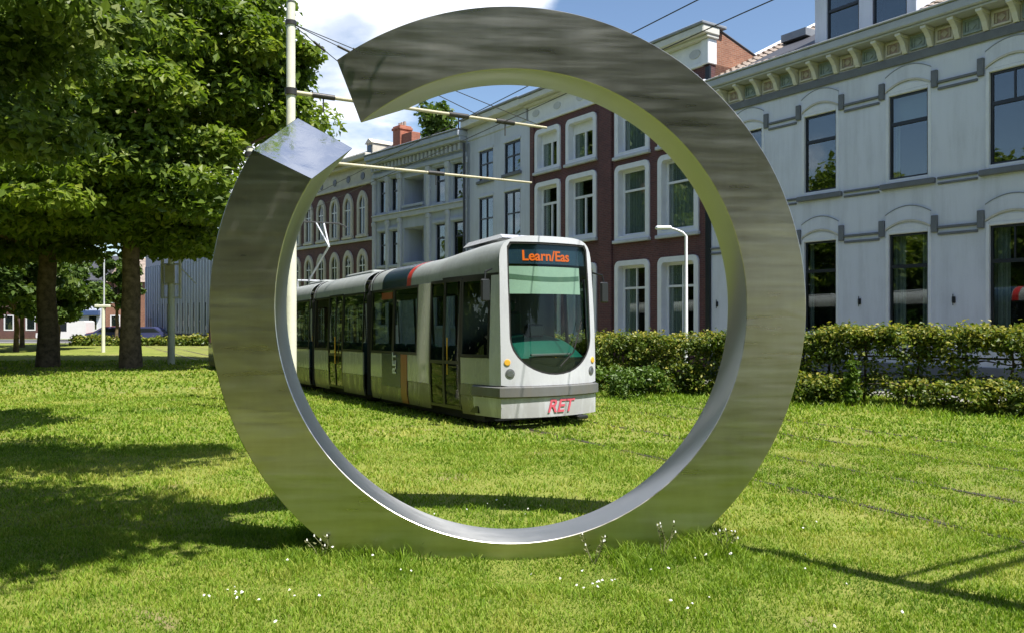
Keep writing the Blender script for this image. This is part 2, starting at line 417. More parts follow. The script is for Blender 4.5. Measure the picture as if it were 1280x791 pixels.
class MB:
    def __init__(s): s.v, s.f, s.sm = [], [], []
    def add(s, vs, fs, smooth=False):
        b = len(s.v); s.v += [tuple(p) for p in vs]
        for f in fs: s.f.append(tuple(b + i for i in f)); s.sm.append(smooth)
        return s
    def box(s, x0, x1, y0, y1, z0, z1):
        v = [(x0, y0, z0), (x1, y0, z0), (x1, y1, z0), (x0, y1, z0), (x0, y0, z1), (x1, y0, z1), (x1, y1, z1), (x0, y1, z1)]
        return s.add(v, [(0, 3, 2, 1), (4, 5, 6, 7), (0, 1, 5, 4), (1, 2, 6, 5), (2, 3, 7, 6), (3, 0, 4, 7)])
    def bbox(s, x0, x1, y0, y1, z0, z1, b=0.01):
        """box with chamfered vertical and front edges"""
        v = []
        for (z, i) in ((z0, b), (z0 + b, 0), (z1 - b, 0), (z1, b)):
            v += [(x0 + i, y0 + b, z), (x0 + i + b, y0 + i, z), (x1 - i - b, y0 + i, z), (x1 - i, y0 + b, z), (x1 - i, y1 - b, z), (x1 - i - b, y1 - i, z), (x0 + i + b, y1 - i, z), (x0 + i, y1 - b, z)]
        f = [tuple(range(7, -1, -1)), tuple(range(24, 32))]
        for k in range(3):
            for i in range(8):
                j = (i + 1) % 8
                f.append((k * 8 + i, k * 8 + j, k * 8 + 8 + j, k * 8 + 8 + i))
        return s.add(v, f)
    def prism(s, pts, y0, y1):
        """polygon in x-z (counter-clockwise seen from the front) pushed from y0 to y1"""
        n = len(pts)
        v = [(x, y0, z) for x, z in pts] + [(x, y1, z) for x, z in pts]
        f = [tuple(range(n)), tuple(range(2 * n - 1, n - 1, -1))]
        for i in range(n):
            j = (i + 1) % n
            f.append((i, i + n, j + n, j))
        return s.add(v, f)
    def ringprism(s, outer, inner, y0, y1):
        n = len(outer)
        v = [(x, y0, z) for x, z in outer] + [(x, y0, z) for x, z in inner] + [(x, y1, z) for x, z in outer] + [(x, y1, z) for x, z in inner]
        f = []
        for i in range(n):
            j = (i + 1) % n
            f += [(i, j, n + j, n + i), (2 * n + j, 2 * n + i, 3 * n + i, 3 * n + j), (i, 2 * n + i, 2 * n + j, j), (n + i, n + j, 3 * n + j, 3 * n + i)]
        return s.add(v, f)
    def tube(s, path, rad, n=8, cap=True, smooth=True):
        P = [Vector(p) for p in path]
        if not isinstance(rad, (list, tuple)): rad = [rad] * len(P)
        v, f = [], []
        ref = None
        for i, p in enumerate(P):
            d = (P[min(i + 1, len(P) - 1)] - P[max(i - 1, 0)]).normalized()
            if ref is None:
                ref = Vector((0, 0, 1)) if abs(d.z) < 0.9 else Vector((1, 0, 0))
            a = (ref - d * ref.dot(d)).normalized(); b = d.cross(a); ref = a
            for k in range(n):
                t = 2 * math.pi * k / n
                v.append(p + (a * math.cos(t) + b * math.sin(t)) * rad[i])
        for i in range(len(P) - 1):
            for k in range(n):
                f.append((i * n + k, i * n + (k + 1) % n, (i + 1) * n + (k + 1) % n, (i + 1) * n + k))
        s.add(v, f, smooth)
        if cap:
            s.add([v[k] for k in range(n)], [tuple(range(n - 1, -1, -1))])
            s.add(v[-n:], [tuple(range(n))])
        return s
    def grid(s, fn, us, ws, smooth=True, flip=False):
        v = [fn(u, w) for w in ws for u in us]; n = len(us); f = []
        for j in range(len(ws) - 1):
            for i in range(n - 1):
                q = (j * n + i, j * n + i + 1, (j + 1) * n + i + 1, (j + 1) * n + i)
                f.append(q[::-1] if flip else q)
        return s.add(v, f, smooth)
    def mesh(s, name, mat):
        m = bpy.data.meshes.new(name)
        m.from_pydata(s.v, [], s.f)
        m.polygons.foreach_set('use_smooth', s.sm)
        if mat: m.materials.append(M[mat] if isinstance(mat, str) else mat)
        m.update()
        if any(s.sm):
            try: m.set_sharp_from_angle(angle=R(40))
            except Exception: pass
        return m
    def build(s, name, mat, parent=None, loc=None):
        return put(name, s.mesh(name, mat), parent, loc)
def put(name, mesh, parent=None, loc=None, rot=None):
    o = bpy.data.objects.new(name, mesh); COL.objects.link(o)
    if parent: o.parent = parent
    if loc: o.location = loc
    if rot: o.rotation_euler = rot
    return o
def np_mesh(name, v, f, mat, tint=None, smooth=False):
    """v (n,3), f (m,k) arrays"""
    m = bpy.data.meshes.new(name)
    v = np.ascontiguousarray(v, dtype=np.float32); f = np.ascontiguousarray(f, dtype=np.int32)
    m.vertices.add(len(v)); m.vertices.foreach_set('co', v.ravel())
    k = f.shape[1]
    m.loops.add(f.size); m.loops.foreach_set('vertex_index', f.ravel())
    m.polygons.add(len(f)); m.polygons.foreach_set('loop_start', np.arange(0, f.size, k, dtype=np.int32))
    try: m.polygons.foreach_set('loop_total', np.full(len(f), k, dtype=np.int32))
    except Exception: pass
    m.polygons.foreach_set('use_smooth', np.full(len(f), smooth))
    if tint is not None:
        a = m.attributes.new('tint', 'FLOAT', 'POINT'); a.data.foreach_set('value', np.ascontiguousarray(tint, dtype=np.float32))
    m.materials.append(M[mat]); m.update(calc_edges=True); m.validate()
    return m
def text_mesh(s, size, mat, name, bold=0.0):
    c = bpy.data.curves.new(name, 'FONT'); c.body = s; c.size = size; c.extrude = 0.004; c.offset = bold
    c.align_x = 'CENTER'; c.align_y = 'CENTER'
    t = bpy.data.objects.new('tmp', c); COL.objects.link(t)
    dg = bpy.context.evaluated_depsgraph_get()
    m = bpy.data.meshes.new_from_object(t.evaluated_get(dg)); m.name = name
    bpy.data.objects.remove(t); m.materials.clear(); m.materials.append(M[mat])
    return m

# ---------------------------------------------------------------- ground
def axis(fine0, fine1, step, far0, far1):
    a = list(np.arange(fine0, fine1 + 1e-6, step))
    d = step; x = fine1
    while x < far1: d *= 1.35; x += d; a.append(x)
    d = step; x = fine0
    while x > far0: d *= 1.35; x -= d; a.insert(0, x)
    return np.array(a)
gx = np.unique(np.concatenate([axis(-30, 24, 0.75, -700, 700), np.arange(-2.4, 2.5, .15)]).round(4)); gy = np.unique(np.concatenate([axis(-6, 48, 0.75, -700, 900), np.arange(4.5, 7.5, .12)]).round(4))
XX, YY = np.meshgrid(gx, gy)
ZZ = G(XX, YY)
gv = np.stack([XX.ravel(), YY.ravel(), ZZ.ravel()], 1)
nx, ny = len(gx), len(gy)
ii, jj = np.meshgrid(np.arange(nx - 1), np.arange(ny - 1))
b0 = (jj * nx + ii).ravel()
gf = np.stack([b0, b0 + 1, b0 + nx + 1, b0 + nx], 1)
lawn = put('lawn', np_mesh('lawn', gv, gf, 'lawn', smooth=True)); tag(lawn, kind='structure')

def strip(name, pts, wid, lift, mat, n=40):
    """a path of given half width over the ground, following its fall"""
    P = [Vector((*p, 0)) for p in pts]; v = []; f = []
    out = []
    for i in range(len(P) - 1):
        for k in range(n):
            out.append(P[i].lerp(P[i + 1], k / n))
    out.append(P[-1])
    for i, p in enumerate(out):
        d = (out[min(i + 1, len(out) - 1)] - out[max(i - 1, 0)]).normalized(); q = Vector((-d.y, d.x, 0))
        for w in np.linspace(-wid, wid, 7):
            a = p + q * w
            v.append((a.x, a.y, g1(a.x, a.y) + lift))
    for i in range(len(out) - 1):
        for k in range(6):
            f.append((i * 7 + k, i * 7 + 7 + k, i * 7 + 8 + k, i * 7 + k + 1))
    o = MB().add(v, f, True).build(name, mat); tag(o, kind='structure'); return o
# pavement in front of the right hand houses, road across the far end and its footpath
FD = Vector((0.5505, -0.8348, 0)); FN = Vector((0.8348, 0.5505, 0))
a0 = Vector((6.528, 26.431, 0))
pm = a0 - FN * 1.55
strip('pavement', [(pm.x - FD.x * 42, pm.y - FD.y * 42), (pm.x + FD.x * 22, pm.y + FD.y * 22)], 1.5, 0.05, 'paving')
strip('road', [(-160, 86), (-22, 80), (-14, 79)], 5.0, 0.012, 'asphalt', 12)
strip('footpath', [(-160, 78.2), (-22, 73), (-14, 72)], 1.2, 0.03, 'paving', 12)

# rails let into the grass
def track_pt(perp, s): return Vector((0.866 * perp - 0.5 * s, 0.5 * perp + 0.866 * s, 0))
rl = ['nearest rail of the grass tram track, under the near side of the tram', 'second rail of the near grass track, under the far side of the tram',
      'third rail from the viewer, first rail of the empty track by the hedge', 'rail closest to the hedge, half lost in the grass']
for i, pr in enumerate(RAILS):
    mb = MB(); v = []; ss = np.arange(-14, 60, 1.0)
    prof = [(-0.03, -0.06), (-0.03, 0.006), (0.012, 0.006), (0.012, -0.02), (0.030, -0.02), (0.030, 0.004), (0.05, 0.004), (0.05, -0.06)]
    for s in ss:
        c = track_pt(pr, s); z = g1(c.x, c.y)
        v += [(c.x + 0.866 * a, c.y + 0.5 * a, z + h + 0.003) for a, h in prof]
    f = []
    for k in range(len(ss) - 1):
        for j in range(7): f.append((k * 8 + j, k * 8 + j + 1, k * 8 + 9 + j, k * 8 + 8 + j))
    o = mb.add(v, f).build('tram_rail', 'rail_steel'); tag(o, rl[i], 'rail', 'tram rails in the grass')

# ---------------------------------------------------------------- the ring sculpture
def ring():
    D0 = 6.15
    k = D0 / 1000
    ro, ri, dep = 374.5 * k * 1.0, 296.0 * k, 0.43
    rot = R(4.6)
    root = thing('ring_sculpture', (0.035, D0, 1.8 + 14.5 * k), rot, 'large brushed steel ring with a gap at its upper left, standing on the lawn', 'sculpture')
    b = 0.0045
    # profile (radius, depth): chamfered square, local y is depth; going round
    prof = [(ri, b), (ri + b, 0), (ro - b, 0), (ro, b), (ro, dep - b), (ro - b, dep), (ri + b, dep), (ri, dep - b)]
    def ends(r, y):
        t = y / dep; q = (r - ri) / (ro - ri)
        lo = 148.4 + 1.2 * q - 13.0 * t + 2.2 * q * t
        hi = 360 + 130.5 - 4.2 * q - 13.0 * t
        return R(lo), R(hi)
    n = 260
    P = []
    for (r, y) in prof:
        a, c = ends(r, y)
        P.append([(r * math.cos(a + (c - a) * i / n), y, r * math.sin(a + (c - a) * i / n)) for i in range(n + 1)])
    def faces(idx, name, mat):
        v, f = [], []
        for j in idx: v += P[j]
        for q in range(len(idx) - 1):
            for i in range(n):
                f.append((q * (n + 1) + i, q * (n + 1) + i + 1, (q + 1) * (n + 1) + i + 1, (q + 1) * (n + 1) + i))
        return MB().add(v, f, True).build(name, mat, root)
    faces([0, 1, 2, 3], 'front_plate', 'steel')
    faces([3, 4], 'outer_plate', 'inner_steel')
    faces([4, 5, 6, 7], 'back_plate', 'steel')
    faces([7, 0], 'inner_plate', 'inner_steel')
    for e, flip in ((0, False), (-1, True)):
        q = [Vector(p[e]) for p in P]
        c0, c1, c2, c3 = (q[7] + q[0]) / 2, (q[1] + q[2]) / 2, (q[3] + q[4]) / 2, (q[5] + q[6]) / 2
        c0, c1, c2, c3 = q[0].lerp(q[1], .3), q[2].lerp(q[3], .5), q[4].lerp(q[5], .5), q[6].lerp(q[7], .5)
        MB().grid(lambda u, w: tuple((c0.lerp(c1, u)).lerp(c3.lerp(c2, u), w)), np.linspace(0, 1, 12), np.linspace(0, 1, 12), True, flip).build('end_plate', 'steel_cap', root)
    return root
ring()

# ---------------------------------------------------------------- houses
HROT = math.atan2(-0.8348, 0.5505)
FROT = math.atan2(-math.cos(R(41)), math.sin(R(41)))
def wall_mb(L, z0, z1, ops, reveal=0.22, depth=9.0, x0=0.0):
    """front with real openings and their reveals, the sides and the back"""
    mb = MB()
    xs = sorted({x0, L, *[round(q, 4) for o in ops for q in o[:2]]}); zs = sorted({z0, z1, *[round(q, 4) for o in ops for q in o[2:4]]})
    for a, b in zip(xs, xs[1:]):
        for c, d in zip(zs, zs[1:]):
            mx_, mz = (a + b) / 2, (c + d) / 2
            if any(o[0] < mx_ < o[1] and o[2] < mz < o[3] for o in ops): continue
            mb.add([(a, 0, c), (b, 0, c), (b, 0, d), (a, 0, d)], [(0, 1, 2, 3)])
    for (a, b, c, d) in [o[:4] for o in ops]:
        r = reveal
        mb.add([(a, 0, c), (a, r, c), (a, r, d), (a, 0, d)], [(0, 1, 2, 3)][::1])
        mb.add([(b, r, c), (b, 0, c), (b, 0, d), (b, r, d)], [(0, 1, 2, 3)])
        mb.add([(a, 0, d), (a, r, d), (b, r, d), (b, 0, d)], [(0, 1, 2, 3)])
        mb.add([(a, r, c), (a, 0, c), (b, 0, c), (b, r, c)], [(0, 1, 2, 3)])
    mb.add([(L, 0, z0), (L, depth, z0), (L, depth, z1), (L, 0, z1)], [(0, 1, 2, 3)])
    mb.add([(x0, depth, z0), (x0, 0, z0), (x0, 0, z1), (x0, depth, z1)], [(0, 1, 2, 3)])
    mb.add([(L, depth, z0), (x0, depth, z0), (x0, depth, z1), (L, depth, z1)], [(0, 1, 2, 3)])
    return mb
def shade_backing(root, x0, x1, z0, z1, y=0.75):
    MB().add([(x0, y, z0), (x1, y, z0), (x1, y, z1), (x0, y, z1)], [(0, 1, 2, 3)]).build('shade_backing', 'room_shade', root)  # flat dark sheet: shade of the unlit rooms put into its colour

# --- the white house on the right
def white_house():
    root = thing('white_house', (6.528, 26.431, 0), HROT, 'white stuccoed house with grey string courses, tiled cornice frieze and a dormer', 'house')
    L = 13.2
    wins = []
    for cx, wd in ((1.62, 1.2), (4.19, 1.21), (6.81, 1.22), (9.36, 1.24), (11.95, 1.22)):
        wins.append((cx - wd / 2, cx + wd / 2, 5.33, 7.72)); wins.append((cx - wd / 2, cx + wd / 2, 1.32, 4.07))
    wall_mb(L, -1.0, 8.42, wins).build('wall', 'white_stucco', root)
    shade_backing(root, 0.1, L - 0.1, 0.6, 8.3, 0.8)
    rnd = random.Random(4)
    for n_, (a, b, c, d) in enumerate(wins):
        up = c > 5
        w = b - a; fr = 0.085
        # outer white frame, a touch proud of the wall
        rise = 0.16
        top = [(a + w * t, d - 0.02 + rise * (1 - (2 * t - 1) ** 2)) for t in np.linspace(0, 1, 9)]
        mb = MB()
        mb.bbox(a, a + fr, -0.02, 0.16, c, d, 0.012); mb.bbox(b - fr, b, -0.02, 0.16, c, d, 0.012)
        mb.bbox(a + fr, b - fr, -0.018, 0.158, d - fr, d, 0.012); mb.bbox(a + fr, b - fr, -0.022, 0.158, c, c + 0.10, 0.012)
        win = mb.build('window', 'white_paint', root)
        # arched infill above the frame
        MB().prism([(a, d + 0.001)] + [(b, d + 0.001)] + [(x, z + 0.025) for x, z in top[::-1]], -0.012, 0.1).build('head_board', 'white_paint', win)
        ia, ib, ic, id_ = a + fr, b - fr, c + 0.10, d - fr
        tr = id_ - (id_ - ic) * (0.34 if up else 0.33)
        mb = MB(); s_ = 0.055
        mb.box(ia, ia + s_, 0.06, 0.13, ic, id_); mb.box(ib - s_, ib, 0.06, 0.13, ic, id_)
        mb.box(ia + s_, ib - s_, 0.062, 0.128, ic, ic + s_); mb.box(ia + s_, ib - s_, 0.062, 0.128, id_ - s_, id_)
        mb.box(ia + s_, ib - s_, 0.05, 0.13, tr - 0.045, tr + 0.045)
        if n_ in (6, 7): mb.box((ia + ib) / 2 - 0.02, (ia + ib) / 2 + 0.02, 0.07, 0.12, tr + 0.045, id_ - s_)
        mb.build('sash', 'dark_sash', win)
        for (p, q) in ((ic + s_, tr - 0.045), (tr + 0.045, id_ - s_)):
            put('glass_pane', MB().box(ia + s_ - .01, ib - s_ + .01, 0.092, 0.1, p - .01, q + .01).mesh('glass_pane', 'glass'), win)
        # sill
        MB().bbox(a - 0.12, b + 0.12, -0.12, 0.02, c - 0.15, c - 0.005, 0.015).build('sill', 'grey_stone', win)
        # hood: blocks at the springing and a flat arched band between them
        for x in (a - 0.10, b + 0.10):
            MB().bbox(x - 0.075, x + 0.075, -0.075, 0.01, d - 0.13, d + 0.30, 0.012).build('hood_block', 'grey_stone', win)
        N_ = 14
        arc = [(a + w * t, d + 0.02 + 0.20 * (1 - (2 * t - 1) ** 2)) for t in np.linspace(0, 1, N_)]
        arc2 = [(x, z + 0.40) for x, z in arc]
        MB().prism(arc + arc2[::-1], -0.022, 0.01).build('arch_band', 'white_stucco', win)
        arc3 = [(x, z + 0.022) for x, z in arc2]
        MB().prism(arc2 + arc3[::-1], -0.034, 0.01).build('arch_moulding', 'lead', win)
        arcs = [(x, z + 0.05) for x, z in arc]
        MB().prism(arc + arcs[::-1], -0.040, 0.01).build('arch_moulding', 'cream_stone', win)
        wd_ = rnd.choice((.16, .24, .32)) * w; sides = rnd.choice(('l', 'lr', 'lr', 'r')) if not up else rnd.choice(('', 'l', 'lr'))
        for sd in sides:
            u0, u1 = (a, a + wd_) if sd == 'l' else (b - wd_, b)
            MB().grid(lambda u, q: (u, 0.32 + 0.03 * math.sin(u * 40 + n_), q), np.linspace(u0, u1, 20), [c, d], True).build('curtain', 'curtain', win)
        if n_ in (4, 9): MB().box(a + .05, b - .05, .26, .27, d - .55 - .05 * n_, d).build('roller_blind', 'cream_paint', win)
    # string courses between the windows
    edges = [0.0] + sorted({q for o in wins for q in o[:2]}) + [L]
    for i in range(0, len(edges), 2):
        a, b = edges[i], edges[i + 1]
        if i: a += 0.178
        if i + 2 < len(edges): b -= 0.178
        if b - a < 0.1: continue
        for zc, hh in ((7.62, 0.12), (3.98, 0.12)):
            MB().bbox(a, b, -0.045, 0.01, zc - hh, zc - 0.055, 0.01).bbox(a, b, -0.055, 0.01, zc + 0.045, zc + hh - .01, 0.01).build('string_course', 'grey_stone', root)
        MB().bbox(a, b, -0.045, 0.01, 5.13, 5.185, 0.01).bbox(a, b, -0.055, 0.01, 5.26, 5.32, 0.01).build('string_course', 'grey_stone', root)
    for a in (5.44, 7.99, 2.93, 0.34):
        MB().bbox(a - 0.04, a + 0.04, -0.04, 0.01, 2.16, 2.32, 0.012).tube([(a, -0.05, 2.1), (a, -0.05, 2.38)], 0.012, 6).build('wall_anchor', 'dark_sash', root)
    MB().bbox(0, L, -0.06, 0.0, -1.0, 0.62, 0.02).build('plinth', 'grey_stone', root)
    # cornice: dark band, frieze of tiles between brackets, gutter
    MB().bbox(0, L, -0.07, 0.0, 8.40, 8.62, 0.015).build('frieze_band', 'grey_stone', root)
    MB().box(0, L, -0.01, 0.4, 8.42, 9.12).build('frieze', 'cream_stone', root)
    MB().bbox(-0.15, L, -0.50, 0.05, 9.10, 9.16, 0.012).bbox(-0.20, L, -0.58, 0.06, 9.162, 9.40, 0.03).bbox(-0.24, L, -0.62, 0.0, 9.402, 9.45, 0.012).build('gutter', 'gutter_paint', root)
    br = MB()
    prof = [(0.0, 8.63), (0.0, 9.10), (-0.42, 9.10), (-0.42, 9.02), (-0.30, 8.95), (-0.20, 8.84), (-0.14, 8.70), (-0.10, 8.63)]
    v = [(-0.06, y, z) for y, z in prof] + [(0.06, y, z) for y, z in prof]; n = len(prof)
    br.add(v, [tuple(range(n)), tuple(range(2 * n - 1, n - 1, -1))] + [(i + n, (i + 1) % n + n, (i + 1) % n, i)[::-1] for i in range(n)])
    br.bbox(-0.075, 0.075, -0.45, -0.01, 9.02, 9.098, 0.01)
    brm = br.mesh('bracket', 'cream_paint')
    tiles = {}
    for key, mt, inner in (('a', 'terracotta', 'ochre_tile'), ('b', 'green_tile', 'green_tile')):
        m1 = MB().ringprism([(-.22, 8.68), (.22, 8.68), (.22, 9.04), (-.22, 9.04)], [(-.17, 8.73), (.17, 8.73), (.17, 8.99), (-.17, 8.99)], -0.05, 0.0)
        tiles[key] = (m1.mesh('frieze_tile', 'cream_stone' if key == 'a' else 'green_tile'),
                      MB().box(-.17, .17, -0.025, 0.0, 8.73, 8.99).mesh('tile_face', mt),
                      MB().prism([(0, 8.77), (.10, 8.86), (0, 8.95), (-.10, 8.86)], -0.045, -0.02).box(-.15, -.10, -.04, -.02, 8.75, 8.97).box(.10, .15, -.04, -.02, 8.75, 8.97).mesh('tile_relief', inner))
    k = 0
    x = 0.08
    while x < L:
        put('bracket', brm, root, (x, -0.002, 0))
        t = tiles['a' if k % 2 else 'b']
        if x + 0.335 < L:
            f = put('frieze_tile', t[0], root, (x + 0.335, -0.012, 0)); put('tile_face', t[1], f, (0, 0, 0)); put('tile_relief', t[2], f, (0, 0, 0))
        x += 0.67; k += 1
    # roof, 27 degrees, pantiles one by one where they show
    rp = math.tan(R(27.5)); ridge = 6.4
    MB().add([(-0.05, -0.35, 9.40), (L, -0.35, 9.40), (L, ridge, 9.40 + rp * (ridge + .35)), (-0.05, ridge, 9.40 + rp * (ridge + .35))], [(0, 1, 2, 3)]).add(
        [(L, ridge, 9.40 + rp * (ridge + .35)), (-0.05, ridge, 9.40 + rp * (ridge + .35)), (-0.05, 12, 9.4), (L, 12, 9.4)], [(1, 0, 3, 2)[::-1]]).add(
        [(0, 0, 8.4), (0, 12, 8.4), (0, 12, 9.39), (0, ridge, 9.38 + rp * (ridge + .35)), (0, 0, 9.45)], [(0, 1, 2, 3, 4)[::-1]]).build('roof', 'slate', root)
    tl = MB(); us = np.linspace(0, 1, 7)
    def tf(u, w): return (u * 0.27, w * 0.36, 0.05 * math.sin(u * math.pi * 1.25 + .1) + 0.035 - 0.03 * w)
    tl.grid(tf, us, [0, 1]); tl.grid(lambda u, w: (u * 0.27, 0.0, tf(u, 0)[2] * w), us, [0, 1], False)
    tm = tl.mesh('roof_tile', 'roof_tile')
    cnt = 0
    rt = random.Random(9)
    def place(x, row):
        y = -0.33 + row * 0.31 * math.cos(R(27.5)); z = 9.405 + rp * (y + .35)
        put('roof_tile', tm, root, (x, y, z + 0.01), (R(27.5 - 1) + rt.uniform(-.02, .02), rt.uniform(-.012, .012), 0))
    for row in range(8):
        x = 6.95
        while x < L - 0.3 and cnt < 185:
            place(x, row); x += 0.25; cnt += 1
    for row in range(22):
        for q in range(3):
            place(-0.1 + q * 0.25, row); cnt += 1
    for row in range(3):
        for q in range(13):
            place(0.65 + q * 0.25, row); cnt += 1
    # white tube colouring in the sunlit tile edge and a flat skylight on the left slope
    MB().tube([(-0.12, -0.4, 9.46), (-0.12, ridge, 9.46 + rp * (ridge + .4))], 0.07, 8).build('sunlit_verge', 'white_paint', root)
    z_ = 9.4 + rp * (3.2 + .35)
    MB().box(0.5, 1.5, 3.0, 3.9, z_ + .05, z_ + .30).build('roof_hatch', 'lead', root)
    # dormer
    d = MB()
    x0, x1, y0, zb, zt = 3.62, 6.72, 0.55, 9.30, 11.75
    d.bbox(x0, 4.02, y0, y0 + .25, zb, zt, 0.01); d.bbox(5.05, 5.46, y0, y0 + .25, zb, zt, 0.01); d.bbox(6.45, x1, y0, y0 + .25, zb, zt, 0.01)
    d.box(4.02, 5.05, y0 + .01, y0 + .24, zb, 9.83); d.box(5.46, 6.45, y0 + .01, y0 + .24, zb, 9.80)
    d.box(4.02, 5.05, y0 + .01, y0 + .24, 11.45, zt); d.box(5.46, 6.45, y0 + .01, y0 + .24, 11.45, zt)
    d.box(x0, x0 + .1, y0 + .25, 5.0, zb, zt); d.box(x1 - .1, x1, y0 + .25, 5.0, zb, zt)
    dm = d.build('dormer', 'white_stucco', root)
    MB().bbox(x0 - .2, x1 + .2, y0 - .25, 5.2, zt, zt + .22, 0.03).build('dormer_roof', 'lead', dm)
    for a, b in ((4.02, 5.05), (5.46, 6.45)):
        mb = MB(); zz0, zz1 = 9.84, 11.45; tr = 10.72
        mb.box(a, a + .05, y0 + .05, y0 + .14, zz0, zz1); mb.box(b - .05, b, y0 + .05, y0 + .14, zz0, zz1)
        mb.box(a + .05, b - .05, y0 + .052, y0 + .138, zz0, zz0 + .06); mb.box(a + .05, b - .05, y0 + .052, y0 + .138, zz1 - .06, zz1)
        mb.box(a + .05, b - .05, y0 + .04, y0 + .13, tr - .04, tr + .04)
        mb.build('dormer_sash', 'dark_sash', dm)
        MB().box(a + .04, b - .04, y0 + .09, y0 + .1, zz0 + .05, zz1 - .05).build('dormer_glass', 'glass', dm)
        MB().add([(a, y0 + .5, zz0), (b, y0 + .5, zz0), (b, y0 + .5, zz1), (a, y0 + .5, zz1)], [(0, 1, 2, 3)]).build('dormer_shade_backing', 'room_shade', dm)  # dark sheet, colour standing for shade behind the dormer glass
    return root
white_house()

def rounded(a, b, c, d, r, n=5):
    """outline with rounded top corners, counter-clockwise"""
    p = [(a, c), (b, c)]
    for i in range(n + 1):
        t = math.pi / 2 * i / n; p.append((b - r + r * math.cos(t), d - r + r * math.sin(t)))
    for i in range(n + 1):
        t = math.pi / 2 + math.pi / 2 * i / n; p.append((a + r + r * math.cos(t), d - r + r * math.sin(t)))
    return p

def brick_house():
    root = thing('brick_house', (0.807, 35.107, 0), HROT, 'dark red brick house with white surrounds to its windows and a broad white cornice', 'house')
    L = 10.42
    # (surround x0,x1,z0,z1), glass (x0,x1,z0,z1), kind
    W_ = []
    for (a, b) in ((0.46, 2.18), (2.68, 4.54)):
        W_.append(((a, b, 8.08, 9.84), (a + .42, b - .18, 8.30, 9.40), 'pair'))
        W_.append(((a, b, 4.95, 7.56), (a + .42, b - .18, 5.15, 7.20), 'tee'))
        W_.append(((a, b, 1.0, 3.92), (a + .42, b - .18, 1.2, 3.55), 'tee'))
    for (a, b) in ((5.74, 7.52), (8.06, 9.90)):
        W_.append(((a, b, 7.86, 9.98), (a + .47, b - .17, 8.00, 9.8), 'bar'))
        W_.append(((a, b, 4.72, 7.47), (a + .47, b - .17, 4.84, 7.22), 'bar'))
        W_.append(((a, b, 1.0, 3.88), (a + .47, b - .17, 1.2, 3.58), 'bar'))
    ops = [w[0] for w in W_]
    wall_mb(L, -1.0, 10.2, ops, 0.30).build('wall', 'red_brick', root)
    shade_backing(root, 0.1, L - 0.1, 0.5, 10.1, 0.95)
    # brick pier between the two halves
    MB().bbox(4.78, 5.52, -0.10, 0.005, -0.9, 10.15, 0.02).build('pier', 'red_brick', root)
    MB().bbox(0.02, 0.30, -0.06, 0.005, -0.9, 10.15, 0.02).build('pier', 'purple_brick', root)
    for i, (s, g, kind) in enumerate(W_):
        a, b, c, d = s; ga, gb, gc, gd = g
        fr = 0.15
        o = rounded(a - .05, b + .05, c - .02, d + .04, 0.24); n_ = rounded(a + fr, b - fr, c + fr * .8, d - fr, 0.12)
        win = MB().ringprism(o, n_, -0.07, 0.26).build('window', 'white_paint', root)
        # fixed frame, set back in the surround
        mb = MB(); w0, w1 = a + fr, b - fr
        mb.box(w0, w0 + 0.10, 0.20, 0.27, c + .1, d - fr); mb.box(w1 - 0.07, w1, 0.20, 0.27, c + .1, d - fr)
        mb.box(w0 + .1, w1 - .07, 0.202, 0.268, c + .1, c + .22); mb.box(w0 + .1, w1 - .07, 0.202, 0.268, d - fr - (.42 if kind == 'pair' else .10), d - fr)
        xm = (w0 + w1) / 2 + .02; zt = c + (d - c) * 0.66
        if kind == 'pair': mb.box(xm - .05, xm + .05, 0.19, 0.265, c + .22, d - fr - .42)
        elif kind == 'tee':
            mb.box(w0 + .1, w1 - .07, 0.19, 0.265, zt - .05, zt + .05); mb.box(xm - .04, xm + .04, 0.188, 0.263, c + .22, zt - .05)
        else:
            mb.box(w0 + .1, w1 - .07, 0.19, 0.265, zt - .04, zt + .04)
            if c < 2: mb.box(xm - .03, xm + .03, 0.188, 0.263, c + .22, d - fr - .1)
        mb.build('sash', 'white_paint', win)
        put('glass_pane', MB().box(w0 + .09, w1 - .06, 0.232, 0.24, c + .2, d - fr - .09).mesh('glass_pane', 'glass'), win)
        MB().bbox(a - .10, b + .10, -0.16, 0.0, c - .14, c - .021, 0.015).build('sill', 'light_stone', win)
        hw = w1 - w0
        seg = [(w0 + .02, w0 + hw * .62), (w0 + hw * .35, w1)] if kind == 'bar' else [(w0, w0 + hw * .33), (w1 - hw * .33, w1)]
        if kind == 'bar' and c < 2: seg = [(w0, w0 + hw * .48)]
        if kind == 'tee': seg = [(w0 + hw * .1, w0 + hw * .35)]
        if kind == 'pair': seg = [(w0, w0 + hw * .5)]
        for (p, q) in seg:
            MB().grid(lambda u, t: (u, 0.30 + 0.030 * math.sin(u * 33), t), np.linspace(p, q, 26), [c + .1, d - .1], True).build('curtain', 'curtain', win)
    # cornice: frieze, mouldings, gutter and the sloping parapet at the right hand end
    MB().bbox(-0.1, L, -0.10, 0.3, 10.17, 10.30, 0.015).bbox(-0.1, L, -0.05, 0.3, 10.302, 11.0, 0.015).build('frieze', 'white_paint', root)
    for q in range(7):
        x = 0.5 + q * 1.55
        MB().prism([(x + .25 * math.cos(t), 10.64 + .15 * math.sin(t)) for t in np.linspace(0, 2 * math.pi, 15)[:-1]], -0.08, -0.04).build('frieze_ornament', 'light_stone', root)
    MB().bbox(-0.2, L + .12, -0.26, 0.3, 11.0, 11.10, 0.02).bbox(-0.25, L + .16, -0.50, 0.3, 11.102, 11.36, 0.03).build('cornice', 'cream_paint', root)
    MB().bbox(-0.25, L + .2, -0.56, 0.6, 11.362, 11.46, 0.02).build('gutter', 'lead', root)
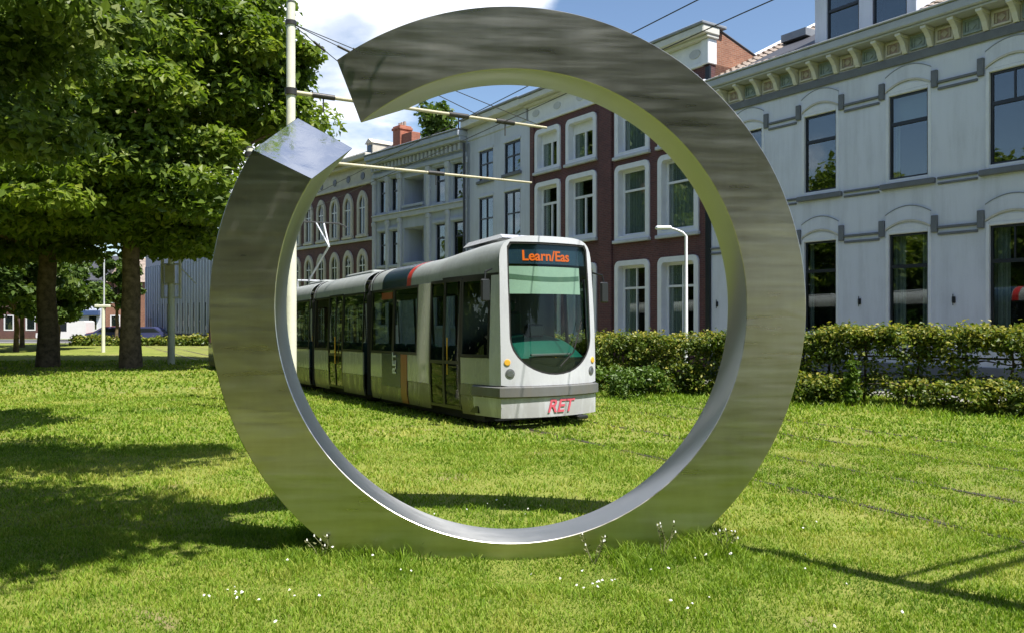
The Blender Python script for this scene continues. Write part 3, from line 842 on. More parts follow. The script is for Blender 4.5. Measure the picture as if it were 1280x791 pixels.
    MB().bbox(L - .28, L + .05, -0.14, 0.28, 10.17, 11.0, 0.02).build('corner_block', 'white_paint', root)
    MB().bbox(L - .15, L + .06, -0.08, 0.0, -.9, 10.1, 0.015).build('downpipe_board', 'dark_sash', root)
    # gable seen over the lower roof of the next house
    v = [(L, 0.25, 8.0), (L, 9.0, 8.0), (L, 9.0, 9.2), (L, 2.4, 10.72), (L, 0.25, 11.36)]
    v2 = [(x - .3, y, z) for x, y, z in v]
    MB().add(v + v2, [(0, 1, 2, 3, 4), (9, 8, 7, 6, 5), (4, 3, 8, 9), (3, 2, 7, 8)]).build('gable', 'gable_brick', root)
    MB().tube([(L - .1, 0.2, 11.45), (L - .1, 2.45, 10.78)], 0.13, 4, smooth=False).tube([(L - .1, 2.45, 10.78), (L - .1, 9.0, 9.28)], 0.13, 4, smooth=False).build('coping', 'slate', root)
    MB().add([(0, 0.3, 11.3), (L - .3, 0.3, 11.3), (L - .3, 9, 9.2), (0, 9, 9.2)], [(0, 1, 2, 3)]).build('roof', 'slate', root)
brick_house()

def pale_house():
    root = thing('pale_house', (-2.18, 39.638, 0), HROT, 'plain white house with dark sash windows between the brick house and the grey ornate one', 'house')
    L = 5.42
    W_ = []
    for a, b in ((1.05, 2.34), (3.33, 4.64)):
        W_ += [(a, b, 8.36, 9.80), (a, b, 5.3, 7.55), (a, b, 1.4, 4.0)]
    wall_mb(L, -1.2, 10.5, W_, 0.2).build('wall', 'pale_stucco', root)
    shade_backing(root, .1, L - .1, .5, 10.3, .8)
    for (a, b, c, d) in W_:
        mb = MB(); t = .08; zm = c + (d - c) * .55
        mb.box(a, a + t, .04, .14, c, d); mb.box(b - t, b, .04, .14, c, d); mb.box(a + t, b - t, .042, .138, c, c + t); mb.box(a + t, b - t, .042, .138, d - t, d)
        mb.box((a + b) / 2 - .03, (a + b) / 2 + .03, .045, .135, c + t, d - t)
        mb.box(a + t, (a + b) / 2 - .03, .05, .13, zm - .03, zm + .03); mb.box((a + b) / 2 + .03, b - t, .05, .13, zm - .03, zm + .03)
        win = mb.build('window', 'dark_sash', root)
        put('glass_pane', MB().box(a + .05, b - .05, .085, .095, c + .05, d - .05).mesh('glass_pane', 'glass'), win)
        MB().grid(lambda u, q: (u, .30 + .03 * math.sin(u * 38), q), np.linspace(a, a + (b - a) * (.3 if c > 8 else .45), 18), [c, d], True).build('curtain', 'curtain', win)
        MB().bbox(a - .12, b + .12, -.12, .03, c - .14, c - .002, .015).build('sill', 'grey_stone', win)
        MB().bbox(a - .06, b + .06, -.04, .0, d + .004, d + .14, .015).build('lintel', 'pale_stucco', win)
    MB().bbox(-.02, L - .26, -.06, .3, 10.5, 11.1, .02).build('frieze', 'pale_stucco', root)
    MB().bbox(-.02, L - .27, -.45, .3, 11.102, 11.42, .03).build('cornice', 'cream_paint', root)
    MB().bbox(-.02, L - .27, -.52, .6, 11.422, 11.52, .02).build('gutter', 'lead', root)
    MB().bbox(0.02, .16, -.10, .0, -.8, 10.4, .02).build('downpipe', 'lead', root)
    MB().add([(0, .3, 11.4), (L - .3, .3, 11.4), (L - .3, 9, 10.5), (0, 9, 10.5)], [(0, 1, 2, 3)]).build('roof', 'slate', root)
pale_house()

def grey_house():
    root = thing('grey_house', (-7.962, 46.289, 0), FROT, 'ornate grey house with pilasters, paired windows, a recessed loggia and a dentilled cornice', 'house')
    L = 8.86
    cols = [(0.55, 1.20), (1.80, 2.50), (6.05, 6.86), (7.58, 8.46)]
    W_ = []
    for a, b in cols: W_ += [(a, b, 7.75, 9.58), (a, b, 4.75, 6.64), (a, b, 1.4, 3.9)]
    LG = [(3.05, 4.98, 7.85, 9.45), (3.05, 4.98, 4.7, 6.7)]
    wall_mb(L, -1.5, 10.4, W_ + LG, .25).build('wall', 'grey_stucco', root)
    shade_backing(root, .1, L - .1, .5, 10.3, 1.6)
    for (a, b, c, d) in W_:
        mb = MB(); t = .07; zm = c + (d - c) * .62
        mb.box(a, a + t, .1, .2, c, d); mb.box(b - t, b, .1, .2, c, d); mb.box(a + t, b - t, .102, .198, c, c + t); mb.box(a + t, b - t, .102, .198, d - t, d); mb.box(a + t, b - t, .09, .19, zm - .04, zm + .04)
        win = mb.build('window', 'dark_sash', root)
        put('glass_pane', MB().box(a + .04, b - .04, .145, .155, c + .04, d - .04).mesh('glass_pane', 'glass'), win)
        MB().bbox(a - .12, b + .12, -.14, .03, c - .16, c - .002, .015).build('sill', 'grey_stucco', win)
        MB().bbox(a - .14, b + .14, -.10, .0, d + .05, d + .22, .02).bbox(a - .08, b + .08, -.05, .0, d + .003, d + .05, .01).build('hood', 'grey_stucco', win)
    for (a, b, c, d) in LG:
        lg = MB().add([(a, .25, c), (a, 1.2, c), (a, 1.2, d), (a, .25, d)], [(0, 1, 2, 3)]).add([(b, 1.2, c), (b, .25, c), (b, .25, d), (b, 1.2, d)], [(0, 1, 2, 3)]).add(
            [(a, .25, d), (a, 1.2, d), (b, 1.2, d), (b, .25, d)], [(0, 1, 2, 3)]).add([(a, 1.2, c), (b, 1.2, c), (b, 1.2, d), (a, 1.2, d)], [(0, 1, 2, 3)]).add([(a, 1.2, c), (a, .2, c), (b, .2, c), (b, 1.2, c)], [(0, 1, 2, 3)]).build('loggia', 'grey_stucco', root)
        for q in range(1, 4):
            x = a + (b - a) * q / 4
            MB().box(x - .03, x + .03, 1.12, 1.19, c + .02, d).build('loggia_mullion', 'light_stone', lg)
        MB().bbox(a - .04, b + .04, -.12, .06, c - .05, c + .10, .02).build('loggia_ledge', 'grey_stucco', lg)
    for x in (.06, 1.50, 2.74, 5.50, 7.22, 8.72):
        w = .13
        MB().bbox(x - w, x + w, -.14, .0, -1.2, 9.72, .02).bbox(x - w - .05, x + w + .05, -.18, .0, 9.45, 9.75, .02).bbox(x - w - .03, x + w + .03, -.17, .0, 7.05, 7.25, .02).build('pilaster', 'light_stone', root)
    MB().bbox(-.02, L, -.16, .0, 7.30, 7.56, .02).bbox(-.02, L, -.22, .0, 7.562, 7.64, .02).build('string_course', 'light_stone', root)
    MB().bbox(-.02, L, -.16, .0, 4.20, 4.46, .02).build('string_course', 'light_stone', root)
    MB().bbox(-.02, L, -.20, .2, 9.76, 9.98, .02).build('architrave', 'grey_stucco', root)
    MB().box(-.02, L, -.10, .3, 9.98, 10.5).build('frieze', 'grey_stucco', root)
    dm = MB().bbox(-.085, .085, -.34, -.10, 10.12, 10.48, .012).mesh('dentil', 'light_stone')
    x = .2
    while x < L - .1: put('dentil', dm, root, (x, 0, 0)); x += .36
    MB().bbox(-.05, L, -.55, .3, 10.5, 10.72, .03).bbox(-.08, L, -.66, .3, 10.722, 11.02, .04).build('cornice', 'grey_stucco', root)
    MB().bbox(-.08, L, -.70, .6, 11.022, 11.10, .02).build('gutter', 'lead', root)
    MB().add([(0, .6, 11.08), (L, .6, 11.08), (L, 4, 11.9), (0, 4, 11.9), (0, 10, 10.5), (L, 10, 10.5)], [(0, 1, 2, 3), (3, 2, 5, 4)]).build('roof', 'slate', root)
    ch = MB().bbox(.06, .85, 1.2, 2.0, 10.8, 13.0, .02).bbox(0, .91, 1.14, 2.06, 12.75, 12.9, .02).build('chimney', 'chimney_brick', root)
    MB().bbox(.86, 1.9, 1.3, 1.9, 10.8, 12.45, .02).build('chimney', 'chimney_brick', root)
    for x in (.2, .45, .72):
        MB().tube([(x, 1.6, 12.99), (x, 1.6, 13.25)], [.10, .085], 10).build('chimney_pot', 'terracotta', ch)
    MB().tube([(L - .06, -.24, -1), (L - .06, -.24, 10.4)], .06, 8).build('downpipe', 'slate', root)
grey_house()

def gothic(cx, w, z0, zs, zt, n=5):
    """pointed outline, counter-clockwise"""
    p = [(cx - w, z0), (cx + w, z0)]
    for i in range(n + 1):
        t = i / n; p.append((cx + w * (1 - t ** 1.6), zs + (zt - zs) * (1 - (1 - t) ** 1.5)))
    for i in range(1, n + 1):
        t = 1 - i / n; p.append((cx - w * (1 - t ** 1.6), zs + (zt - zs) * (1 - (1 - t) ** 1.5)))
    return p
def pointed_house():
    root = thing('gothic_house', (-17.89, 57.711, 0), FROT, 'far purple brick house with rows of pointed stone framed windows under a cream attic band', 'house')
    L = 15.1
    wall_mb(L, -1.5, 9.64, [], depth=10).build('wall', 'purple_brick', root)
    MB().box(0, L, -.03, .4, 9.64, 11.25).build('attic', 'cream_stone', root)
    xs = [1.9, 3.6, 5.3, 7.05, 8.75, 10.5, 12.18, 13.87]
    for i, x in enumerate(xs):
        for (z0, zs, zt) in ((6.75, 8.55, 9.30), (3.4, 5.15, 5.86), (0.4, 2.2, 2.9)):
            fr = MB().ringprism(gothic(x, .56, z0 - .08, zs, zt), gothic(x, .36, z0, zs - .06, zt - .30), -.12, .0).build('window', 'cream_stone', root)
            MB().prism(gothic(x, .37, z0, zs - .06, zt - .29), -.03, -.01).build('glass_pane', 'far_glass', fr)
            MB().box(x - .03, x + .03, -.06, -.031, z0, zt - .3).box(x - .36, x - .03, -.058, -.031, zs - .3, zs - .24).box(x + .03, x + .36, -.058, -.031, zs - .3, zs - .24).build('sash', 'white_paint', fr)
            MB().bbox(x - .62, x + .62, -.18, .0, z0 - .22, z0 - .082, .015).build('sill', 'cream_stone', fr)
        MB().prism([(x + .22 * math.cos(t), 10.15 + .22 * math.sin(t)) for t in np.linspace(0, 2 * math.pi, 13)[:-1]], -.06, -.028).build('attic_vent', 'dark_sash', root)
    MB().bbox(0, L, -.12, .0, 6.30, 6.50, .02).build('string_course', 'light_stone', root)
    MB().bbox(0, L, -.12, .0, 3.0, 3.16, .02).build('string_course', 'light_stone', root)
    MB().bbox(-.1, L, -.14, .0, 9.60, 9.76, .02).build('string_course', 'cream_stone', root)
    MB().bbox(-.1, L, -.35, .3, 10.75, 11.0, .03).bbox(-.1, L, -.60, .3, 11.002, 11.3, .03).build('cornice', 'cream_stone', root)
    MB().add([(0, .1, 11.29), (L, .1, 11.29), (L, 2.6, 12.6), (0, 2.6, 12.6), (L, 10, 12.7), (0, 10, 12.7)], [(0, 1, 2, 3), (3, 2, 4, 5)]).add(
        [(L, .1, 11.29), (L, 10, 11.29), (L, 10, 12.7), (L, 2.6, 12.6)], [(0, 1, 2, 3)]).build('roof', 'slate', root)
    x = 13.6
    dmr = MB().bbox(x - .35, x + .35, .6, 2.4, 11.4, 12.2, .02).prism([(x - .42, 12.2), (x + .42, 12.2), (x, 12.5)], .5, 2.6).build('dormer', 'cream_stone', root)
    MB().box(x - .22, x + .22, .57, .598, 11.6, 12.1).build('dormer_glass', 'far_glass', dmr)
pointed_house()

# ---------------------------------------------------------------- the tram
def tram():
    ox, oy = 0.75, 13.16
    root = thing('tram', (ox, oy, g1(ox, oy) + 0.0), R(30), 'light grey articulated tram with a white rounded front and an orange lit destination display', 'tram', rx=-0.0185)
    ZT, ZS = 3.04, 2.50
    def rake(z): return 0.10 * max(0.0, (z - 1.2)) ** 1.5 / 2.62
    def yf(x, z): return 0.22 * (abs(x) / 0.93) ** 2.2 + rake(z)
    def hw(y, z):
        w = 1.20
        if z < 0.4: w -= 0.04 * (0.4 - z) / 0.2
        if z > 1.15: w -= 0.055 * min(1.4, (z - 1.15)) / 1.4
        t = min(1, max(0, (2.4 - y) / 2.2))
        return w - 0.27 * t ** 1.6
    def zt(y):
        t = min(1, max(0, (3.2 - y) / 2.6)); t = t * t * (3 - 2 * t)
        return ZT + 0.12 * t
    def ex(y):
        t = min(1, max(0, (2.2 - y) / 2.2)); return 0.72 - 0.27 * t
    def skin(side, y0, y1, z0, z1, off=0.0, front=False, ny_=8, nz_=6, th=0.0):
        mb = MB(); us = np.linspace(0, 1, ny_); ws = np.linspace(z0, z1, nz_)
        def fn(u, z, o=off):
            a = yf(0.93, z) if front else y0
            y = a + (y1 - a) * u
            return (side * (hw(y, z) + o), y, z)
        mb.grid(fn, us, ws, True, flip=(side > 0))
        if th:  # returned edges so that a panel has thickness
            for (u, d) in ((0, 1), (1, -1)):
                mb.grid(lambda q, z: fn(u, z, off - th * q), [0, 1], ws, False)
            for z in (z0, z1):
                mb.grid(lambda u_, q: fn(u_, z, off - th * q), us, [0, 1], False)
        return mb
    def roof_fn(y, a):
        e = ex(y); c, s = math.cos(a), math.sin(a); W_ = hw(y, ZS)
        return (-W_ * math.copysign(abs(c) ** e, c), y, ZS + (zt(y) - ZS) * abs(s) ** e)
    def roof(y0, y1, a0=0.0, a1=math.pi, off=0.0, front=False, n=22, ny_=10):
        mb = MB()
        def fn(u, a):
            y = y0 + (y1 - y0) * u
            p = Vector(roof_fn(y, a))
            if front:
                y_ = yf(p.x, p.z); p = Vector(roof_fn(max(y, .12), a)); p.y = y_ + (y1 - y_) * u
            if off: p += Vector((-math.cos(a), 0, math.sin(a))) * off
            return tuple(p)
        return mb.grid(fn, np.linspace(0, 1, ny_), np.linspace(a0, a1, n), True)
    def window_frame(side, y0, y1, z0, z1):
        mb = MB(); t = 0.05
        for q in (skin(side, y0, y0 + t, z0, z1, .008, th=.02, ny_=2), skin(side, y1 - t, y1, z0, z1, .008, th=.02, ny_=2),
                  skin(side, y0 + t, y1 - t, z0, z0 + t, .0075, th=.02, nz_=2), skin(side, y0 + t, y1 - t, z1 - t, z1, .0075, th=.02, nz_=2)):
            mb.add(q.v, q.f)
        return mb
    def glazing(side, y0, y1, z0, z1, parent, front=False):
        f = window_frame(side, y0, y1, z0, z1) if not front else skin(side, y0, y1, z0, z0 + .04, .006, True, th=.02)
        w = f.build('window', 'tram_black', parent)
        skin(side, y0 + .01, y1 - .01, z0 + .01, z1 - .01, -.008, front).build('glass_pane', 'tram_glass', w)
        return w
    def door(side, y0, y1, parent):
        zt_ = 2.52
        mb = window_frame(side, y0, y1, .27, zt_); m2 = skin(side, (y0 + y1) / 2 - .035, (y0 + y1) / 2 + .035, .3, 2.48, .009, th=.02, ny_=2); mb.add(m2.v, m2.f)
        m3 = skin(side, y0 + .05, y1 - .05, 1.04, 1.10, .006, th=.02, nz_=2); mb.add(m3.v, m3.f)
        d = mb.build('door', 'tram_black', parent)
        skin(side, y0 + .03, y1 - .03, .3, 2.5, -.01).build('door_glass', 'tram_glass', d)
        m4 = MB().tube([(side * (hw(y0, 1) + .03), (y0 + y1) / 2 - .10, .85), (side * (hw(y0, 1) + .03), (y0 + y1) / 2 - .10, 1.5)], .014, 6); m4.build('door_handle', 'amber', d)
        return d
    def seatrow(y, parent):
        for x in (-.85, -.42, .42, .85):
            mb = MB().bbox(x - .2, x + .2, y, y + .42, .62, .72, .03).bbox(x - .2, x + .2, y + .38, y + .46, .70, 1.30, .03).box(x - .05, x + .05, y + .1, y + .3, .36, .62)
            mb.build('seat', 'seat', parent)
    def section(y0, y1, layout, cab=False, half=False):
        """layout: list of (kind, y0, y1) along the side, mirrored on the far side"""
        sec = None
        for side in (-1, 1):
            for (k, a, b) in layout:
                if k == 'win':
                    glazing(side, a, b, 1.17, 2.50, root)
                    skin(side, a, b, .66, 1.165, .0, th=.03).build('body_panel', 'tram_grey', root)
                    skin(side, a, b, .20, .652, -.004, th=.03).build('skirt_panel', 'tram_skirt', root)
                elif k == 'door': door(side, a, b, root)
                elif k == 'pillar':
                    skin(side, a, b, .66, 2.50, .012, th=.04, nz_=14).build('pillar', 'tram_grey', root)
                    skin(side, a, b, .20, .652, -.004, th=.03).build('skirt_panel', 'tram_skirt', root)
        # black cant rail over the windows
        for side in (-1, 1):
            skin(side, y0 if not cab else .34, y1, 2.50, 2.56, -.004, th=.03, nz_=2).build('cant_rail', 'tram_black', root)
        roof(y0, y1, front=cab, ny_=16 if cab else 8).build('roof', 'tram_roof', root)
        MB().box(-1.05, 1.05, y0 + (.6 if cab else 0), y1, .24, .36).build('floor', 'tram_black', root)
        MB().box(-.95, .95, y0 + (.7 if cab else 0), y1, 2.46, 2.52).build('ceiling', 'seat', root)
        y = y0 + (3.1 if cab else .5)
        while y < y1 - .6: seatrow(y, root); y += 1.05
        MB().box(-.98, .98, y0 + (.5 if cab else .1), y1 - .1, .10, .236).build('underframe', 'bellows', root)
    def bellows(y0, y1):
        mb = MB(); n = 9
        def fn(u, a):
            y = y0 + (y1 - y0) * u; k = 1 - (0.03 if (round(u * (n - 1)) % 2) else 0.09)
            if a < 0: return (0, 0, 0)
            p = Vector(roof_fn(y, a)); return (p.x * k, y, 2.45 + (p.z - ZS) * k)
        mb.grid(fn, np.linspace(0, 1, n), np.linspace(0, math.pi, 16), False)
        for side in (-1, 1):
            mb.grid(lambda u, z: (side * 1.17 * (1 - (0.03 if (round(u * (n - 1)) % 2) else 0.09)), y0 + (y1 - y0) * u, z), np.linspace(0, 1, n), [.22, 1.2, 2.47], False)
        mb.build('bellows', 'bellows', root)
        for y in (y0 - .02, y1 + .02):
            roof(y - .035, y + .035, off=.02, ny_=2).build('roof_edge', 'tram_white', root)
    section(.22, 5.55, [('door', 1.34, 2.44), ('pillar', 2.45, 3.0), ('win', 3.01, 4.25), ('win', 4.26, 5.54)], cab=True)
    bellows(5.6, 6.0)
    section(6.05, 9.85, [('win', 6.06, 7.5), ('door', 7.52, 8.62), ('win', 8.64, 9.84)])
    bellows(9.9, 10.3)
    section(10.35, 16.0, [('win', 10.36, 11.9), ('door', 11.92, 13.1), ('win', 13.12, 14.5), ('win', 14.52, 15.99)])
    bellows(16.05, 16.45)
    section(16.5, 20.4, [('win', 16.51, 18), ('door', 18.02, 19.2), ('win', 19.22, 20.39)])
    bellows(20.45, 20.85)
    section(20.9, 26.2, [('win', 20.91, 22.4), ('door', 22.42, 23.6), ('win', 23.62, 26.19)])
    MB().grid(lambda u, z: (u * hw(26, z), 26.2, z), [-1, 0, 1], np.linspace(.2, 2.95, 8)).build('rear_panel', 'tram_grey', root)
    # cab sides
    for side in (-1, 1):
        w = glazing(side, .52, 1.33, 1.17, 2.50, root)
        skin(side, .5, 1.33, .72, 1.165, .0, th=.03).build('body_panel', 'tram_grey', root)
        skin(side, .95, 1.33, .20, .52, -.004, th=.03).build('skirt_panel', 'tram_skirt', root)
        skin(side, .95, 1.33, .525, .715, .004, th=.03).build('skirt_panel', 'tram_skirt', root)
        skin(side, .3, .51, .72, 2.52, .006, True, nz_=20).build('corner_pillar', 'tram_white', root)
        skin(side, .3, .949, .20, .52, .004, True).build('valance_side', 'tram_white', root)
    # front mask with the U-shaped windscreen opening
    cz = 1.95
    def outer_poly():
        p = []
        for t in np.linspace(0, math.pi, 25):
            c, s = math.cos(t), math.sin(t); p.append((.93 * math.copysign(abs(c) ** .42, c) * .985, 2.5 + .665 * abs(s) ** .42))
        p += [(-.93, 2.0), (-.935, 1.4), (-.935, .715), (0, .715), (.935, .715), (.935, 1.4), (.93, 2.0)]
        return p
    def inner_poly():
        p = [(.74, 3.06), (-.74, 3.06), (-.79, 3.02), (-.80, 2.4), (-.80, 1.55)]
        for t in np.linspace(math.pi, 2 * math.pi, 19): p.append((.80 * math.cos(t), 1.5 + .62 * math.sin(t)))
        p += [(.80, 1.55), (.80, 2.4), (.79, 3.02)]
        return p
    def polar(poly, ang):
        dx, dz = math.cos(ang), math.sin(ang); best = None
        for i in range(len(poly)):
            (x1, z1), (x2, z2) = poly[i], poly[(i + 1) % len(poly)]
            z1 -= cz; z2 -= cz
            den = dx * (z2 - z1) - dz * (x2 - x1)
            if abs(den) < 1e-9: continue
            t = (x1 * (z2 - z1) - z1 * (x2 - x1)) / den; s = (x1 * dz - z1 * dx) / den
            if t > 0 and -1e-6 <= s <= 1 + 1e-6 and (best is None or t < best): best = t
        return (dx * best, cz + dz * best)
    NA = 96; A = [2 * math.pi * i / NA for i in range(NA + 1)]
    op = outer_poly(); ip = inner_poly()
    O_ = [polar(op, a) for a in A]; I_ = [polar(ip, a) for a in A]
    def sheet(P0, P1, k, off=0.0):
        mb = MB(); n = NA + 1; v = []
        for j in range(k + 1):
            t = j / k
            for (a, b), (c, d) in zip(P0, P1):
                x, z = a + (c - a) * t, b + (d - b) * t; v.append((x, yf(x, z) + off, z))
        f = [(j * n + i, j * n + i + 1, (j + 1) * n + i + 1, (j + 1) * n + i) for j in range(k) for i in range(n - 1)]
        return mb.add(v, f, True)
    mask = sheet(O_, I_, 4)
    # return of the opening, so that the glass sits in a frame
    mask.add([(x, yf(x, z) + q, z) for q in (0, .05) for x, z in I_], [(i, i + 1, NA + 2 + i, NA + 1 + i) for i in range(NA)])
    front = mask.build('front_mask', 'tram_white', root)
    I2 = [(x * .965, cz + (z - cz) * .972) for x, z in I_]
    sheet(I_, I2, 1, .012).build('screen_seal', 'rubber', front)
    C_ = [(0, cz)] * (NA + 1)
    sheet(I_, C_, 8, .022).build('windscreen', 'screen_glass', root)
    # lower part of the screen is blacked out, dash and blind behind it
    low = [(max(-.78, min(.78, x)), min(z, 1.16)) for x, z in I_]
    sheet(low, [(0, 1.0)] * (NA + 1), 4, .05).build('screen_mask', 'tram_black', root)
    dsh = MB().grid(lambda u, t: (u * (.74 - .16 * t), .18 + .75 * t, 1.17 + .40 * math.sin(t * 1.5) - .10 * abs(u) ** 2), np.linspace(-1, 1, 13), np.linspace(0, 1, 7), True).build('dashboard', 'teal', root)
    MB().bbox(-.40, .40, .14, .20, 1.19, 1.23, .01).build('dashboard_rim', 'bumper_grey', dsh)
    MB().bbox(-.16, .16, .62, .80, 1.50, 1.72, .03).build('instrument_hood', 'tram_black', dsh)
    MB().box(-1.0, 1.0, 1.62, 1.66, .36, 2.5).build('cab_wall', 'tram_black', root)
    MB().bbox(-.30, .24, 1.15, 1.55, .95, 1.05, .03).bbox(-.28, .22, 1.45, 1.58, 1.0, 1.95, .05).bbox(-.14, .08, 1.45, 1.56, 1.95, 2.15, .04).build('driver_seat', 'seat', root)
    bl = MB().grid(lambda x, z: (x, yf(x, z) + .075, z), np.linspace(-.77, .62, 12), np.linspace(2.21, 2.66, 4)).build('sun_blind', 'blind', root)
    MB().grid(lambda x, z: (x, yf(x, z) + .070, z - .05 * math.cos(x * 2)), np.linspace(-.75, .6, 12), [2.46, 2.54]).build('blind_band', 'blind_band', bl)
    dp = MB().grid(lambda x, z: (x, yf(x, z) + .065, z), np.linspace(-.77, .77, 12), np.linspace(2.70, 3.03, 4)).build('destination_display', 'display', root)
    tx = text_mesh('Learn/Eas', .235, 'led', 'display_text', .004)
    for v in tx.vertices:
        x, z = v.co.x - .08, v.co.y + 2.83; v.co = (x, yf(x, z) + .058 - v.co.z, z)
    put('display_text', tx, dp)
    # wipers
    MB().tube([(.05, -.03, 1.02), (.32, -.02, 1.25), (.52, .03, 1.75)], .012, 6).build('wiper', 'rubber', root)
    # bumper and valance
    def band(z0, z1, off, y_end, name, mat):
        mb = MB(); pts = []
        for x in np.linspace(-.935, .935, 25): pts.append((x, yf(x, (z0 + z1) / 2)))
        pts = [(-hw(y, .6), y) for y in np.linspace(y_end, .3, 6)] + pts + [(hw(y, .6), y) for y in np.linspace(.3, y_end, 6)]
        v = []
        for i, (x, y) in enumerate(pts):
            a = Vector(pts[max(i - 1, 0)]); b = Vector(pts[min(i + 1, len(pts) - 1)]); d = (b - a).normalized(); nrm = Vector((d.y, -d.x))
            for (o_, z) in ((0, z0), (off, z0 + .02), (off, z1 - .02), (0, z1)):
                v.append((x + nrm.x * o_, y + nrm.y * o_, z))
        f = []
        for i in range(len(pts) - 1):
            for k in range(3): f.append((i * 4 + k, (i + 1) * 4 + k, (i + 1) * 4 + k + 1, i * 4 + k + 1))
        return mb.add(v, f, True).build(name, mat, root)
    band(.525, .71, .05, .94, 'bumper', 'bumper_grey')
    MB().grid(lambda x, z: (x, yf(x, z) + .012 * (.5 - z) * 2, z), np.linspace(-.935, .935, 25), np.linspace(.20, .522, 4)).build('valance', 'tram_white', root)
    lg = text_mesh('RET', .34, 'logo_red', 'operator_logo', .005)
    for v in lg.vertices:
        x, z = v.co.x * .88 + .08 + (v.co.y) * .25, v.co.y * .88 + .365; v.co = (x, yf(x, z) - .008 - v.co.z, z)
    put('operator_logo', lg, root)
    for s in (-1, 1):
        for (x, z, r, nm, mt) in ((.80, .92, .062, 'headlight', 'lamp_glass'), (.84, 1.10, .052, 'indicator_light', 'amber')):
            c = Vector((s * x, yf(x, z), z)); nn = Vector((s * .42, -.9, 0)).normalized()
            h = MB().tube([c + nn * -.02, c + nn * .012, c + nn * .016], [r, r, r * .8], 16).build(nm, mt, root)
            if nm == 'headlight': MB().tube([c + nn * -.02, c + nn * .008], [r * 1.25, r * 1.25], 16).build('headlight_rim', 'bumper_grey', h)
    # mirrors
    for s in (-1, 1):
        MB().tube([(s * .98, .42, 2.62), (s * 1.16, .30, 2.56), (s * 1.18, .28, 2.44)], .016, 6).bbox(s * 1.18 - .08, s * 1.18 + .08, .24, .30, 2.08, 2.44, .02).build('mirror', 'tram_black', root)
    # coupler under the valance
    MB().bbox(.40, .62, -.02, .3, .12, .19, .02).build('step_bar', 'tram_black', root)
    # livery on the near side and its mirror
    for s in (-1, 1):
        skin(s, 3.82, 4.85, .50, 1.166, .010, th=.01).build('livery_patch', 'livery_navy', root)
        skin(s, 3.50, 3.81, .205, 1.166, .011, th=.01).build('livery_stripe', 'livery_orange', root)
        a0, a1 = (0.0, 1.25) if s < 0 else (math.pi - 1.25, math.pi)
        roof(3.62, 4.95, a0, a1, .006, n=9).build('livery_roof_patch', 'livery_navy', root)
        roof(3.40, 3.60, a0, a1, .006, n=9).build('livery_roof_stripe', 'livery_red', root)
        skin(s, 4.35, 4.95, 2.28, 2.42, .010, th=.01, nz_=2).build('side_display', 'livery_orange', root)
    sm = text_mesh('RET', .26, 'logo_white', 'side_logo', .004)
    put('side_logo', sm, root, (-1.222, 4.12, .98), (R(90), R(-90), R(-90)))
    # roof gear
    MB().add([(-.66, .60, 3.17), (.50, .60, 3.17), (.50, 2.1, 3.13), (-.66, 2.1, 3.13), (-.60, .80, 3.25), (.44, .80, 3.25), (.44, 2.0, 3.22), (-.60, 2.0, 3.22)],
             [(0, 1, 5, 4), (1, 2, 6, 5), (2, 3, 7, 6), (3, 0, 4, 7), (4, 5, 6, 7)]).build('roof_fairing', 'tram_white', root)
    for (a, b) in ((7.0, 9.0), (11.0, 12.4), (17.2, 19.6), (22, 24.5)):
        MB().bbox(-.62, .62, a, b, 2.95, 3.08, .04).build('roof_unit', 'tram_roof', root)
    pg = MB().tube([(-.35, 14.6, 3.0), (-.35, 14.6, 3.28), (.35, 14.6, 3.28), (.35, 14.6, 3.0)], .03, 6).tube([(0, 14.6, 3.28), (0, 12.4, 4.18)], .032, 6).tube([(0, 12.4, 4.18), (-.12, 13.3, 4.98)], .024, 6).tube([(0, 12.4, 4.18), (.12, 13.3, 4.98)], .024, 6).build('pantograph', 'light_stone', root)
    MB().tube([(-.85, 13.3, 4.90), (-.62, 13.3, 5.0), (.62, 13.3, 5.0), (.85, 13.3, 4.90)], .028, 6).build('collector_bow', 'wire', pg)
    # bogies
    for yc in (2.2, 13.2, 23.6):
        for dy in (-.85, .85):
            for s in (-1, 1):
                MB().tube([(s * .66, yc + dy, .30), (s * .80, yc + dy, .30)], .29, 18, smooth=False).build('wheel', 'rail_steel', root)
tram()

